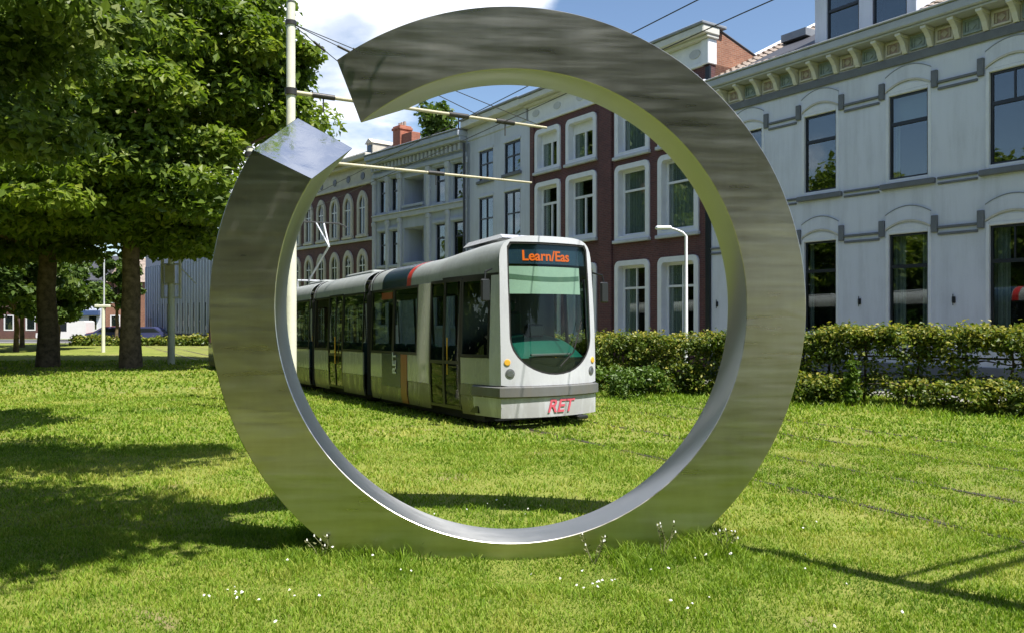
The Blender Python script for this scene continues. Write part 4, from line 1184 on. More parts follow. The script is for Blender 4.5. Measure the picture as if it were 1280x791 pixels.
# ---------------------------------------------------------------- catenary
PD = Vector((0.866, 0.5, 0))
def catenary_pole(x, y, h, arm_z, arm_len, ins, label, stays=True, double=False):
    z = g1(x, y)
    root = thing('catenary_pole', (x, y, z), 0, label, 'pole', 'tram line poles')
    MB().tube([(0, 0, -.3), (0, 0, h * .48), (0, 0, h * .5), (0, 0, h - z)], [.11, .105, .088, .082], 14).build('pole', 'pole_paint', root)
    MB().tube([(0, 0, -.05), (0, 0, .22)], [.19, .15], 14).build('pole_foot', 'pole_paint', root)
    MB().tube([(0, 0, h - z - .42), (0, 0, h - z - .34)], .105, 14).tube([(0, 0, h - z), (0, 0, h - z + .04)], [.09, .05], 14).build('collar', 'insulator', root)
    az = arm_z - z
    e = PD * arm_len
    a = MB().tube([PD * .05 + Vector((0, 0, az)), PD * 1.0 + Vector((0, 0, az)), e + Vector((0, 0, az))], [.042, .040, .028], 10).build('bracket_arm', 'arm_tube', root)
    MB().tube([(0, 0, az - .06), (0, 0, az + .06)], .115, 14).build('collar', 'insulator', root)
    for t in ins:
        MB().tube([PD * (t - .22) + Vector((0, 0, az)), PD * (t + .22) + Vector((0, 0, az))], .055, 10).build('insulator', 'insulator', a)
        MB().tube([PD * t + Vector((0, 0, az)), PD * t + Vector((0, 0, az - .30))], .014, 6).build('wire_hanger', 'wire', a)
    if double:
        MB().tube([PD * .05 + Vector((0, 0, az + .42)), PD * (arm_len - .1) + Vector((0, 0, az + .32))], .03, 8).build('bracket_arm', 'arm_tube', root)
    if stays:
        top = Vector((0, 0, h - z - .38))
        for t, zz in ((arm_len * .35, .03), (arm_len * .72, .03), (arm_len * .97, .03)):
            p = PD * t + Vector((0, 0, az + zz))
            st = MB().tube([top, p], .009, 5).build('stay_wire', 'wire', root)
            a_, b_ = top.lerp(p, .22), top.lerp(p, .33)
            MB().tube([a_, b_], .026, 8).build('insulator', 'insulator', st)
catenary_pole(-4.15, 15.0, 7.7, 6.03, 5.68, (.62, 3.5, 4.62), 'tall cream pole in the gap of the steel ring with a bracket arm')
catenary_pole(-5.92, 18.06, 5.62, 5.47, 7.45, (1.2, 4.6), 'shorter cream pole behind the left limb of the ring, with a long arm', stays=False)
catenary_pole(4.62, 3.55, 8.2, 4.65, 4.2, (.6, 3.0), 'cream pole beside the viewer that throws its shadow over the grass', stays=False, double=True)
for pr, zz, lb in ((7.42, 6.0, 'contact wire crossing the blue sky left of the brick gable'), (8.28, 6.0, 'contact wire above the brick gable, the one nearer to the houses')):
    mb = MB(); P = []
    for s in (-16, -4, 8.0, 18, 30, 45, 60):
        c = track_pt(pr, s); P.append((c.x, c.y, zz - .012 * max(0, s - 8)))
    o = mb.tube(P, .0095, 6).build('overhead_wire', 'wire'); tag(o, lb, 'wire', 'overhead wires')

def sign_pole():
    x, y = -16.2, 38.0; z = g1(x, y)
    root = thing('sign_pole', (x, y, z), 0, 'cream pole with a tall open sign frame, right of the tree trunks', 'pole')
    MB().tube([(0, 0, -.3), (0, 0, 6.8)], [.17, .13], 12).build('pole', 'pole_paint', root)
    fr = MB()
    for s in (-1, 1): fr.bbox(s * .42 - .05, s * .42 + .05, -.08, .08, 3.1, 5.3, .01)
    for zz in (3.12, 3.75, 4.7, 5.2): fr.bbox(-.37, .37, -.06, .06, zz, zz + .07, .01)
    f = fr.build('sign_frame', 'cream_paint', root)
    MB().bbox(-.24, .24, -.22, -.13, 3.83, 4.68, .02).build('sign_panel', 'cream_stone', root)
    MB().tube([(.42, 0, 4.6), (1.15, .1, 3.8)], .03, 6).build('stay', 'cream_paint', root)
sign_pole()
def lamp(name, x, y, h, out, label, tee=False):
    z = g1(x, y)
    root = thing(name, (x, y, z), 0, label, 'street lamp')
    if tee:
        MB().tube([(0, 0, -.2), (0, 0, h)], [.12, .10], 10).build('pole', 'pole_paint', root)
        MB().bbox(-.55, .45, -.12, .12, h, h + .18, .03).build('lamp_head', 'pole_paint', root)
        MB().tube([(0, .1, h), (0, .1, h + 3.4)], .05, 8).build('mast', 'light_stone', root)
    else:
        MB().tube([(0, 0, -.2), (0, 0, 1.2), (0, 0, h - .12), (-.10, 0, h - .02), (out * .6, 0, h + .05), (out, 0, h + .10)], [.06, .055, .042, .036, .03, .028], 10).build('pole', 'white_paint', root)
        MB().bbox(out - .42, out + .02, -.09, .09, h + .06, h + .16, .03).build('lamp_head', 'white_paint', root)
lamp('street_lamp', 4.78, 21.95, 4.15 + .1, -.42, 'slim white street lamp with a bent arm in front of the brick house')
lamp('street_lamp', -27.1, 53.0, 2.95, 0, 'short cream lamp post with a flat head between the two tree trunks', tee=True)

# ---------------------------------------------------------------- plants
def leaves(clumps, n_each, size, seed, up=0.6, shell=0.45, aspect=1.7, fold=0.25, tint_bias=0.0):
    """many small leaf-shaped faces through the volume of flattened clumps: verts, faces, tint"""
    rg = np.random.default_rng(seed)
    C = np.array([c[:3] for c in clumps], dtype=np.float64); Rr = np.array([c[3:6] for c in clumps], dtype=np.float64)
    w = np.array([c[6] if len(c) > 6 else 1.0 for c in clumps])
    cnt = np.maximum(4, (n_each * w)).astype(int)
    idx = np.repeat(np.arange(len(clumps)), cnt); n = len(idx)
    d = rg.normal(size=(n, 3)); d /= np.linalg.norm(d, axis=1, keepdims=True)
    r = shell + (1 - shell) * rg.random(n) ** 0.7
    r *= 1 + 0.16 * rg.normal(size=n)
    p = C[idx] + d * r[:, None] * Rr[idx]
    nrm = d * 0.55 + rg.normal(size=(n, 3)) * 0.55; nrm[:, 2] += up
    nrm /= np.linalg.norm(nrm, axis=1, keepdims=True)
    t = rg.normal(size=(n, 3)) + d * 0.8; t[:, 2] -= 0.25
    t -= nrm * (t * nrm).sum(1, keepdims=True); t /= np.linalg.norm(t, axis=1, keepdims=True) + 1e-9
    b = np.cross(nrm, t)
    s = size * (0.65 + 0.7 * rg.random(n))[:, None]
    wv = s / aspect
    v0 = p - t * s * .5; v2 = p + t * s * .5 - nrm * s * .10
    mid = p + t * s * .06
    v1 = mid + b * wv * .5 + nrm * s * fold * .35; v3 = mid - b * wv * .5 + nrm * s * fold * .35
    V = np.stack([v0, v1, v2, v3], 1).reshape(-1, 3)
    a = np.arange(n) * 4
    F = np.concatenate([np.stack([a, a + 1, a + 2], 1), np.stack([a, a + 2, a + 3], 1)])
    cl = rg.normal(size=len(clumps)) * .13
    ti = np.clip(0.45 + tint_bias + cl[idx] + rg.normal(size=n) * .20, 0, 1)
    return V, F, np.repeat(ti, 4)

def crown_clumps(rg, c, rad, n, cr, flat=.55, inner=.5, low=-.75):
    out = []
    while len(out) < n:
        d = rg.normal(size=3); d /= np.linalg.norm(d)
        if d[2] < low: continue
        r = inner + (1 - inner) * rg.random() ** .6
        p = np.array(c) + d * r * np.array(rad)
        k = cr * (0.7 + .65 * rg.random())
        out.append((p[0], p[1], p[2], k, k, k * flat * (0.8 + .4 * rg.random())))
    return out

def tree(name, x, y, clumps, n_each, size, label, trunk_h, tr, mat='leaf', group=None, seed=1, limbs=9, cat='tree', up=.6, lean=(0, 0)):
    z = g1(x, y)
    root = thing(name, (x, y, z), 0, label, cat, group)
    rd = random.Random(seed)
    cx = sum(c[0] for c in clumps) / len(clumps) - x; cy = sum(c[1] for c in clumps) / len(clumps) - y; top = max(c[2] for c in clumps) - z
    pth = [(0, 0, -.4), (0, 0, .0), (rd.uniform(-.05, .05), rd.uniform(-.05, .05), trunk_h * .35)]
    pth += [(lean[0] * .4 + rd.uniform(-.1, .1), lean[1] * .4, trunk_h * .75), (lean[0], lean[1], trunk_h), (lean[0] + (cx - lean[0]) * .35, lean[1] + (cy - lean[1]) * .35, trunk_h + (top - trunk_h) * .4), (cx * .8, cy * .8, trunk_h + (top - trunk_h) * .8)]
    rad = [tr * 1.5, tr * 1.22, tr * 1.0, tr * .92, tr * .86, tr * .5, tr * .14]
    MB().tube(pth, rad, 14, cap=False).build('trunk', 'bark', root)
    pick = sorted(clumps, key=lambda q: rd.random())[:limbs]
    for c in pick:
        e = Vector((c[0] - x, c[1] - y, c[2] - z)); k = rd.uniform(.0, .45)
        s = Vector(pth[4]).lerp(Vector(pth[5]), k)
        m = s.lerp(e, .5) + Vector((rd.uniform(-.3, .3), rd.uniform(-.3, .3), .25 + rd.uniform(0, .5))) * min(1, trunk_h / 4)
        MB().tube([s, s.lerp(m, .5) + Vector((0, 0, .12)), m, e], [tr * .48, tr * .36, tr * .25, tr * .07], 8, cap=False).build('branch', 'bark', root)
    V, F, T = leaves(clumps, n_each, size, seed, up)
    V = V - np.array([x, y, z])
    put('crown', np_mesh('crown', V, F, mat, T), root)
    return root
rg = np.random.default_rng(11)
# the two big trees on the lawn left of the track
def big(cx, cy, cz, seed, n, extra=()):
    r = np.random.default_rng(seed)
    c = crown_clumps(r, (cx, cy, cz), (6.6, 6.4, 6.6), n, 1.45, .5, .45, -.72)
    # a flat tiered skirt of low boughs
    for k in range(44):
        a = r.random() * 2 * math.pi; q = 3.6 * r.random() ** .7
        c.append((cx + q * math.cos(a), cy + q * math.sin(a) - .8, cz - 6.3 + 2.6 * r.random(), 1.25, 1.25, .55))
    for k in range(70):
        a = r.random() * 2 * math.pi; q = 2.0 + 5.6 * r.random() ** .6
        c.append((cx + q * math.cos(a), cy + q * math.sin(a), cz - 5.6 - .16 * q + r.random() * 2.4 + .9, 1.5, 1.5, .55))
    c = c + list(extra)
    return [q for q in c if not (q[2] < 10.2 and q[0] + q[3] * 1.1 > -.325 * q[1])]
ex2 = [(-9.6, 35.0, 12.6, 1.0, 1.0, .5), (-8.9, 34.5, 13.2, .8, .8, .42), (-9.9, 34.6, 10.4, 1.0, 1.0, .5), (-9.4, 34.6, 11.2, .7, .7, .4), (-10.4, 34.0, 15.0, 1.2, 1.2, .7), (-11.2, 34, 16.8, 1.4, 1.2, .9), (-10.2, 34.4, 8.8, 1.0, 1.0, .5), (-11.0, 34.4, 7.2, 1.1, 1.1, .5)]
tree('broadleaf_tree', -16.5, 34.6, big(-15.9, 35, 11.2, 21, 190, ex2), 460, .34, 'big leafy tree whose trunk stands nearest the steel ring', 4.6, .40, seed=21, group='large trees on the lawn', up=.75)
tree('broadleaf_tree', -20.9, 36.0, big(-22.6, 37, 11.0, 22, 190), 430, .34, 'big dark trunked tree farther from the ring, left of the other large trunk', 4.6, .42, seed=22, group='large trees on the lawn', up=.75)
# the tree beside the viewer: most of it above and outside the frame
def near_clumps():
    r = np.random.default_rng(31); c = []
    def lobe(x, y, z, R_, n, k=.62, fl=.45):
        for _ in range(n):
            d = r.normal(size=3); d /= np.linalg.norm(d); q = r.random() ** .45
            p = np.array((x, y, z)) + d * q * np.array(R_)
            s = k * (.7 + .6 * r.random()); c.append((p[0], p[1], p[2], s, s, s * fl))
    lobe(-6.3, 5.4, 7.2, (2.2, 2.0, 1.3), 46)
    lobe(-3.6, 4.9, 6.8, (2.1, 1.8, .8), 46)
    lobe(-1.7, 4.2, 6.5, (1.7, 1.4, .6), 30)
    lobe(-4.6, 7.4, 7.4, (2.2, 1.7, .8), 46)
    lobe(-2.3, 7.6, 7.6, (1.5, 1.3, .6), 22)
    lobe(-2.6, 2.6, 6.6, (2.0, 1.2, .6), 30)
    lobe(-7.8, 8.5, 8.2, (2.2, 2.2, 1.6), 34)
    lobe(-8.2, 12.8, 6.3, (1.5, 1.5, 1.2), 30, .6)
    lobe(-7.9, 12.6, 4.7, (.9, 1.1, .42), 12, .5)
    lobe(-6.5, 11.6, 6.6, (1.0, 1.2, .7), 14, .55)
    lobe(-9.5, 9, 10.5, (3, 3, 1.8), 36, .9)
    return c
tree('overhanging_tree', -6.4, 3.6, near_clumps(), 170, .17, 'pale leaved tree reaching into the top left corner from outside the frame', 4.2, .26, mat='leaf_pale', seed=31, limbs=22, up=.7)
# trees beside and behind the viewer: unseen, added for reflections in panes and steel
def simple_tree(x, y, h, r, label, seed, group, mat='leaf', n=70, size=.5, n_each=110, name='broadleaf_tree', tr=.3):
    g = np.random.default_rng(seed); z = g1(x, y)
    cl = crown_clumps(g, (x, y, z + h * .62), (r, r, h * .36), n, r * .27, .6, .35, -.9)
    return tree(name, x, y, cl, n_each, size, label, h * .28, tr, mat, group, seed, limbs=6)
for i, (x, y, h, r) in enumerate(((-16.5, 14, 12, 4.4), (-25, 23, 13, 5.0), (-30, 32, 12, 4.6))):
    simple_tree(x, y, h, r, ['tree standing alone left of the viewer, mirrored in the house windows', 'second tree out on the left lawn, beyond the nearest one', 'third tree on the left lawn, farthest along its row'][i], 41 + i, 'trees left of the lawn')
for i, (x, y, h, r) in enumerate(((-14.5, -9.5, 14, 6.0), (-4.5, -12, 15, 6.2), (6.5, -8.0, 14.5, 6.0), (17, -10, 15, 6.0))):
    simple_tree(x, y, h, r, ['leftmost of the unseen trees added behind the viewer', 'second unseen tree behind the viewer, added to darken the steel', 'unseen tree added behind the viewer to shade the ground there', 'rightmost of the unseen trees added behind the viewer'][i], 51 + i, 'trees behind the viewer', n=120, n_each=120, size=.55)  # crowns added large and close to shade ground and darken the ring
# smaller trees at the back of the lawn
for i, (x, y, h, r, lb) in enumerate(((-33.5, 54, 7.5, 3.4, 'light green young tree at the left edge of the picture'), (-33.0, 58, 6.6, 2.6, 'young tree seen just left of the dark trunk'), (-37.6, 66, 7.6, 2.6, 'small round tree right of the dark trunk, by the white van'),
                                      (-38, 62, 8.5, 3.6, 'young tree at far left, behind the first'), (-35.6, 72, 8.2, 2.0, 'thin tree behind the short lamp post'))):
    simple_tree(x, y, h, r, lb, 61 + i, 'small trees at the back of the lawn', 'leaf_far', 46, .5, 120, 'young_tree', .16)
# poplar top over the grey house
g_ = np.random.default_rng(77)
pc = [(-6.0 + g_.normal() * .8, 62 + g_.normal() * 1.0, 8 + 9.6 * q, 1.15 * (1.15 - .55 * q), 1.15 * (1.15 - .55 * q), 1.2) for q in np.linspace(0, 1, 46)]
tree('poplar_tree', -6.0, 62, pc, 150, .5, 'poplar whose top shows above the grey house beside the chimney', 5, .3, 'leaf_far', None, 77, limbs=4)
# far wood closing the street, and unseen leaf belts added for reflections
g_ = np.random.default_rng(78); wc = []
for k in range(150):
    x = -150 + 142 * g_.random(); wc.append((x, 108 + 24 * g_.random() + abs(x) * .05, 1.0 + 7 * g_.random(), 3.6, 3.4, 2.6))
for k in range(70):
    x = 20 + 150 * g_.random(); wc.append((x, 110 + 40 * g_.random(), 1.0 + 7 * g_.random(), 3.6, 3.4, 2.6))
for k in range(120):  # unseen belt left of view, added to darken tram window reflections
    t = g_.random(); x = -20 - 48 * t - 9 * g_.random(); y = -x / .70 - 6 - 5 * g_.random(); wc.append((x - 2, y, .5 + 6.5 * g_.random(), 2.4, 2.4, 1.8))
for k in range(110):  # second unseen belt, added to keep bright sky off the cab glass
    t = g_.random(); wc.append((-27 - 5 * t - 4 * g_.random(), -22 + 52 * g_.random(), .5 + 7.5 * g_.random(), 2.5, 2.5, 1.9))
V, F, T = leaves(wc, 150, 1.0, 78, .6)
o = put('wood_and_added_belt', np_mesh('wood_and_added_belt', V, F, 'leaf_far', T)); tag(o, kind='stuff')

# --- hedge along the pavement: dense part, sparse trained part, low front row
H0 = Vector((0.2, 22.3, 0)); H1 = Vector((2.15, 20.75, 0)); H2 = Vector((6.6, 17.3, 0)); H3 = Vector((10.9, 14.15, 0)); H4 = Vector((13.2, 12.4, 0))
def hpt(a, b, t): return a.lerp(b, t)
def hedge(a, b, label, seed, spec, stems, rails=(), name='hedge', cat='hedge', mat='leaf_hedge', size=.085, group='hedges along the pavement'):
    g = np.random.default_rng(seed); z0 = g1(a.x, a.y)
    root = thing(name, (a.x, a.y, z0), 0, label, cat, group)
    L = (b - a).length; q = (b - a).normalized(); nn = Vector((-q.y, q.x, 0)); cl = []
    for (zlo, zhi, wid, dens, k, wgt) in spec:
        for _ in range(int(L * dens)):
            p = a + q * (g.random() * L) + nn * (g.normal() * wid * .5); zz = g1(p.x, p.y) + zlo + (zhi - zlo) * g.random()
            s = k * (.7 + .6 * g.random()); cl.append((p.x, p.y, zz, s * 1.15, s * 1.15, s * .85, wgt))
    V, F, T = leaves(cl, 46, size, seed, .5, .25, 1.45)
    hgt = V[:, 2] - G(V[:, 0], V[:, 1]); topz = max(s_[1] for s_ in spec)
    T = np.clip(T + .34 * np.clip((hgt - topz + .16) / .2, 0, 1) * (np.random.default_rng(seed + 1).random(len(F) // 2).repeat(4) > .35), 0, 1)  # young yellow growth at the tips
    V = V - np.array([a.x, a.y, z0])
    put('foliage', np_mesh('foliage', V, F, mat, T), root)
    d = 0.25; rr = random.Random(seed)
    while stems and d < L:
        p = a + q * d; zz = g1(p.x, p.y); hh = min(topz, 1.5)
        w = [Vector((p.x - a.x + rr.uniform(-.05, .05), p.y - a.y + rr.uniform(-.05, .05), zz - z0 + hh * t)) for t in (-.05, .3, .6, .95)]
        mb = MB().tube(w, [.035, .03, .024, .012], 7)
        for t in (.45, .65, .8):
            s_ = w[0].lerp(w[3], t); mb.tube([s_, s_ + q * rr.uniform(.2, .45) + Vector((0, 0, .08)), s_ + q * rr.uniform(.5, .7) + Vector((0, 0, .05))], [.013, .010, .006], 5)
            mb.tube([s_, s_ - q * rr.uniform(.2, .45) + Vector((0, 0, .08)), s_ - q * rr.uniform(.5, .7) + Vector((0, 0, .05))], [.013, .010, .006], 5)
        mb.build('stem', 'stem_bark', root); d += stems * rr.uniform(.8, 1.2)
    for zz in rails:
        P = [a + q * (L * t) for t in np.linspace(0, 1, 9)]
        MB().tube([(p.x - a.x, p.y - a.y, g1(p.x, p.y) - z0 + zz) for p in P], .020, 6).build('trellis_rail', 'stem_bark', root)
    return root
dense = [(1.14, 1.45, .40, 26, .20, 1.0), (.35, 1.25, .42, 46, .22, 1.0), (.05, .5, .5, 22, .22, .9)]
hedge(H0, H2, 'dense clipped hedge running from behind the tram to the steel ring', 81, dense, .9)
sparse = [(1.30, 1.56, .34, 36, .20, 1.1), (1.0, 1.36, .25, 17, .20, .9), (.5, 1.1, .22, 12.0, .21, .8), (.3, .62, .3, 12, .19, .8)]
hedge(H2, H4, 'trained hedge with gaps between its stems, right of the steel ring', 82, sparse, .85, (1.02, 1.34))
off = Vector((-.62, -.78, 0)) * .62
low = [(.10, .50, .42, 26, .19, 1.0), (.42, .58, .40, 12, .16, 1.0)]
hedge(H2 + off - (H3 - H2).normalized() * 1.6, H2 + off + (H3 - H2).normalized() * 1.0, 'short low hedge ending at a gap, in front of the trained hedge near the ring', 83, low, 0)
hedge(H2 + off + (H3 - H2).normalized() * 1.65, H4 + off, 'low leafy hedge in front of the trained hedge at the right edge', 84, low, .8)
hedge(Vector((-36.5, 66.5, 0)), Vector((-22.0, 66.0, 0)), 'low dark hedge along the back of the lawn, before the ribbed grey building', 88, [(.05, .62, .5, 9, .42, 1.6)], 0, size=.26)
def bush(x, y, r, h, seed, label):
    g = np.random.default_rng(seed); z = g1(x, y); root = thing('bush', (x, y, z), 0, label, 'bush', 'bushes at the foot of the hedge')
    k_ = min(.2, r * .55); cl = [(g.normal() * r * .4, g.normal() * r * .3, h * (.12 + .8 * g.random() ** 1.3), k_, k_, k_ * .7) for _ in range(46)]
    V, F, T = leaves(cl, 55 if r > .5 else 16, .10, seed, .6, .3); put('foliage', np_mesh('foliage', V, F, 'leaf_bush', T), root)
    for k in range(4):
        MB().tube([(0, 0, -.05), (g.normal() * r * .2, g.normal() * r * .2, h * .4), (g.normal() * r * .4, g.normal() * r * .3, h * .8)], [.016, .012, .005], 5).build('stem', 'stem_bark', root)
bush(3.0, 18.9, 1.05, .72, 85, 'low bright green bush under the dense hedge, right of the tram')
bush(6.9, 16.2, .14, 1.0, 86, 'tall bright green weed filling the gap in the low hedge')

# ---------------------------------------------------------------- the far end of the street
def far_panel_building():
    x, y = -37.2, 81.1
    root = thing('ribbed_building', (x, y, -.5), FROT, 'pale grey building with tall ribbed panels, seen between the right trunk and the ring', 'building')
    L = 20.0
    MB().box(0, L, .02, 9, 0, 8.6).build('wall', 'ribbed_panel', root)
    mb_ = MB().bbox(-.09, .09, -.14, .0, .9, 7.4, .02).mesh('rib', 'grey_stucco'); gm = MB().box(.16, .58, -.06, .0, 1.1, 3.6).mesh('pane', 'far_glass')
    for k in range(28): put('rib', mb_, root, (.35 + k * .70, .018, 0))
    for k in range(3, 27, 2): put('pane', gm, root, (.35 + k * .70, .018, 0))
    MB().box(0, L, -.06, .019, .15, .85).build('plinth', 'dark_sash', root)
    MB().bbox(-.2, 9.0, -.2, 9, 8.6, 8.95, .03).build('roof_edge', 'white_paint', root)
    MB().bbox(9.0, L + .2, -.25, 9, 8.9, 9.4, .03).box(9.0, L, .0, 9, 8.6, 8.9).build('roof_edge', 'white_paint', root)
    MB().bbox(L - .3, L + .1, -.18, .0, 0, 8.6, .02).build('corner_post', 'white_paint', root)
    MB().bbox(1.2, 2.2, -.08, .01, .0, 2.3, .02).build('door', 'dark_sash', root)
far_panel_building()
def far_house(x, y, L, h, mat, roofm, label, nwin, shop=None):
    root = thing('terrace_house', (x, y, -.5), 0, label, 'house', 'houses across the far street')
    W_ = []
    for f in range(int(h // 3)):
        for k in range(nwin):
            cx = (k + .5) * L / nwin; W_.append((cx - .55, cx + .55, .9 + 3 * f, 2.6 + 3 * f))
    wall_mb(L, -.3, h, W_, .18).build('wall', mat, root)
    shade_backing(root, .1, L - .1, .2, h - .2)
    for (a, b, c, d) in W_:
        w = MB().ringprism([(a, c), (b, c), (b, d), (a, d)], [(a + .12, c + .12), (b - .12, c + .12), (b - .12, d - .12), (a + .12, d - .12)], -.02, .1).build('window', 'white_paint', root)
        MB().box(a + .1, b - .1, .05, .06, c + .1, d - .1).build('pane', 'far_glass', w)
    MB().prism([(0, h), (L, h), (L, h + .02), (0, h + .02)], -.3, 9).add([(-.2, -.3, h), (L + .2, -.3, h), (L + .2, 4, h + 3), (-.2, 4, h + 3), (L + .2, 9, h), (-.2, 9, h)], [(0, 1, 2, 3), (3, 2, 4, 5), (1, 4, 2), (0, 3, 5)]).build('roof', roofm, root)
    if shop: MB().bbox(0.2, L - .2, -.5, -.02, 2.55, 3.1, .03).build('shop_fascia', shop, root)
far_house(-51.5, 88, 6.4, 6.4, 'white_stucco', 'slate', 'white house with a blue shop front beyond the white van', 3, 'shop_blue')
far_house(-45.0, 88.5, 6.4, 6.2, 'gable_brick', 'roof_tile', 'brown brick house beyond the far street, left of the right trunk', 3)
far_house(-38.5, 89, 6.2, 8.6, 'grey_stucco', 'slate', 'grey house half hidden by the right trunk, beyond the far street', 3)
far_house(-59, 88, 7.2, 8.8, 'purple_brick', 'slate', 'dark brick house behind the small trees at far left', 3)
def car(x, y, rz, body, label, van=False):
    root = thing('parked_van' if van else 'parked_car', (x, y, -.5), rz, label, 'van' if van else 'car', 'vehicles on the far street')
    L, w = (4.9, .95) if van else (4.2, .86)
    h = 2.0 if van else 1.45
    prof = [(-L / 2, .35), (-L / 2 + .05, .30), (L / 2 - .05, .30), (L / 2, .40), (L / 2 - .02, .78), (L / 2 - .75, .92)]
    prof += [(L / 2 - 1.35, h - .05), (L / 2 - 1.6, h), (-L / 2 + .25, h), (-L / 2 + .05, h - .1)] if van else [(L / 2 - 1.6, h - .06), (L / 2 - 1.9, h), (-L / 2 + 1.0, h), (-L / 2 + .75, h - .06), (-L / 2 + .15, .95)]
    MB().prism(prof, -w, w).build('body', body, root)
    z0, z1 = .95, h - .14
    MB().prism([(-L / 2 + (.5 if not van else 1.9), z0), (L / 2 - (1.15 if not van else 1.2), z0), (L / 2 - (1.65 if not van else 1.55), z1), (-L / 2 + (1.0 if not van else 1.9), z1)], -w - .01, w + .01).build('side_window', 'car_glass', root)
    a = (L / 2 - .80, .93); b = (L / 2 - (1.33 if van else 1.58), h - .10)
    MB().add([(a[0] + .02, -w + .1, a[1] + .02), (a[0] + .02, w - .1, a[1] + .02), (b[0] + .03, w - .14, b[1]), (b[0] + .03, -w + .14, b[1])], [(0, 1, 2, 3)]).build('windscreen', 'car_glass', root)
    for sx in (-1, 1):
        for sy in (-1, 1):
            wh = MB().tube([(sx * L * .31, sy * (w - .16), .31), (sx * L * .31, sy * (w + .015), .31)], .31, 16, smooth=False).build('wheel', 'rubber', root)
            MB().tube([(sx * L * .31, sy * (w + .0), .31), (sx * L * .31, sy * (w + .022), .31)], .19, 12, smooth=False).build('rim', 'lead', wh)
    for sy in (-1, 1): MB().bbox(L / 2 - .06, L / 2 + .01, sy * w * .7 - .16, sy * w * .7 + .16, .60, .74, .02).build('headlight', 'lamp_glass', root)
car(-45.0, 80.6, R(183), 'car_white', 'white van parked on the far street, left of the short lamp post', True)
car(-40.2, 80.2, R(182), 'car_red', 'dull red car parked just right of the white van')
car(-38.4, 76.6, R(184), 'car_blue', 'dark blue car parked beside the right trunk')
car(-34.0, 75.6, R(4), 'car_blue', 'second dark blue car, close behind the right trunk')

# unseen houses behind the viewer, added for the steel's reflection
for i, (x, L, h, m_) in enumerate(((-30, 9, 10, 'purple_brick'), (-20.8, 9, 9.4, 'gable_brick'), (-11.6, 9.5, 10.5, 'red_brick'), (-1.9, 9, 9.8, 'grey_stucco'), (7.3, 9.4, 10.2, 'purple_brick'), (16.9, 9, 9.6, 'gable_brick'))):
    root = thing('terrace_house', (x + L, -34, 0), R(180), ['leftmost house behind the viewer, purple brick', 'brown brick house behind the viewer, second from the left', 'red brick house behind the viewer, mirrored in the ring', 'grey house behind the viewer, between two brick ones', 'purple brick house behind the viewer, right of the grey one', 'rightmost house behind the viewer, brown brick'][i], 'house', 'houses behind the viewer')
    W_ = []
    for f in range(3):
        for k in range(3):
            cx = (k + .5) * L / 3; W_.append((cx - .6, cx + .6, .9 + 3.1 * f, 2.9 + 3.1 * f))
    wall_mb(L, -.3, h, W_, .2).build('wall', m_, root); shade_backing(root, .1, L - .1, .2, h - .2)
    for (a, b, c, d) in W_:
        w = MB().ringprism([(a, c), (b, c), (b, d), (a, d)], [(a + .12, c + .12), (b - .12, c + .12), (b - .12, d - .12), (a + .12, d - .12)], -.02, .1).build('window', 'white_paint', root)
        MB().box(a + .1, b - .1, .05, .06, c + .1, d - .1).build('pane', 'far_glass', w)
    MB().add([(-.05, -.4, h), (L + .05, -.4, h), (L + .05, 4.5, h + 3.2), (-.05, 4.5, h + 3.2), (L + .05, 9, h), (-.05, 9, h)], [(0, 1, 2, 3), (3, 2, 4, 5), (1, 4, 2), (0, 3, 5)]).build('roof', 'slate', root)

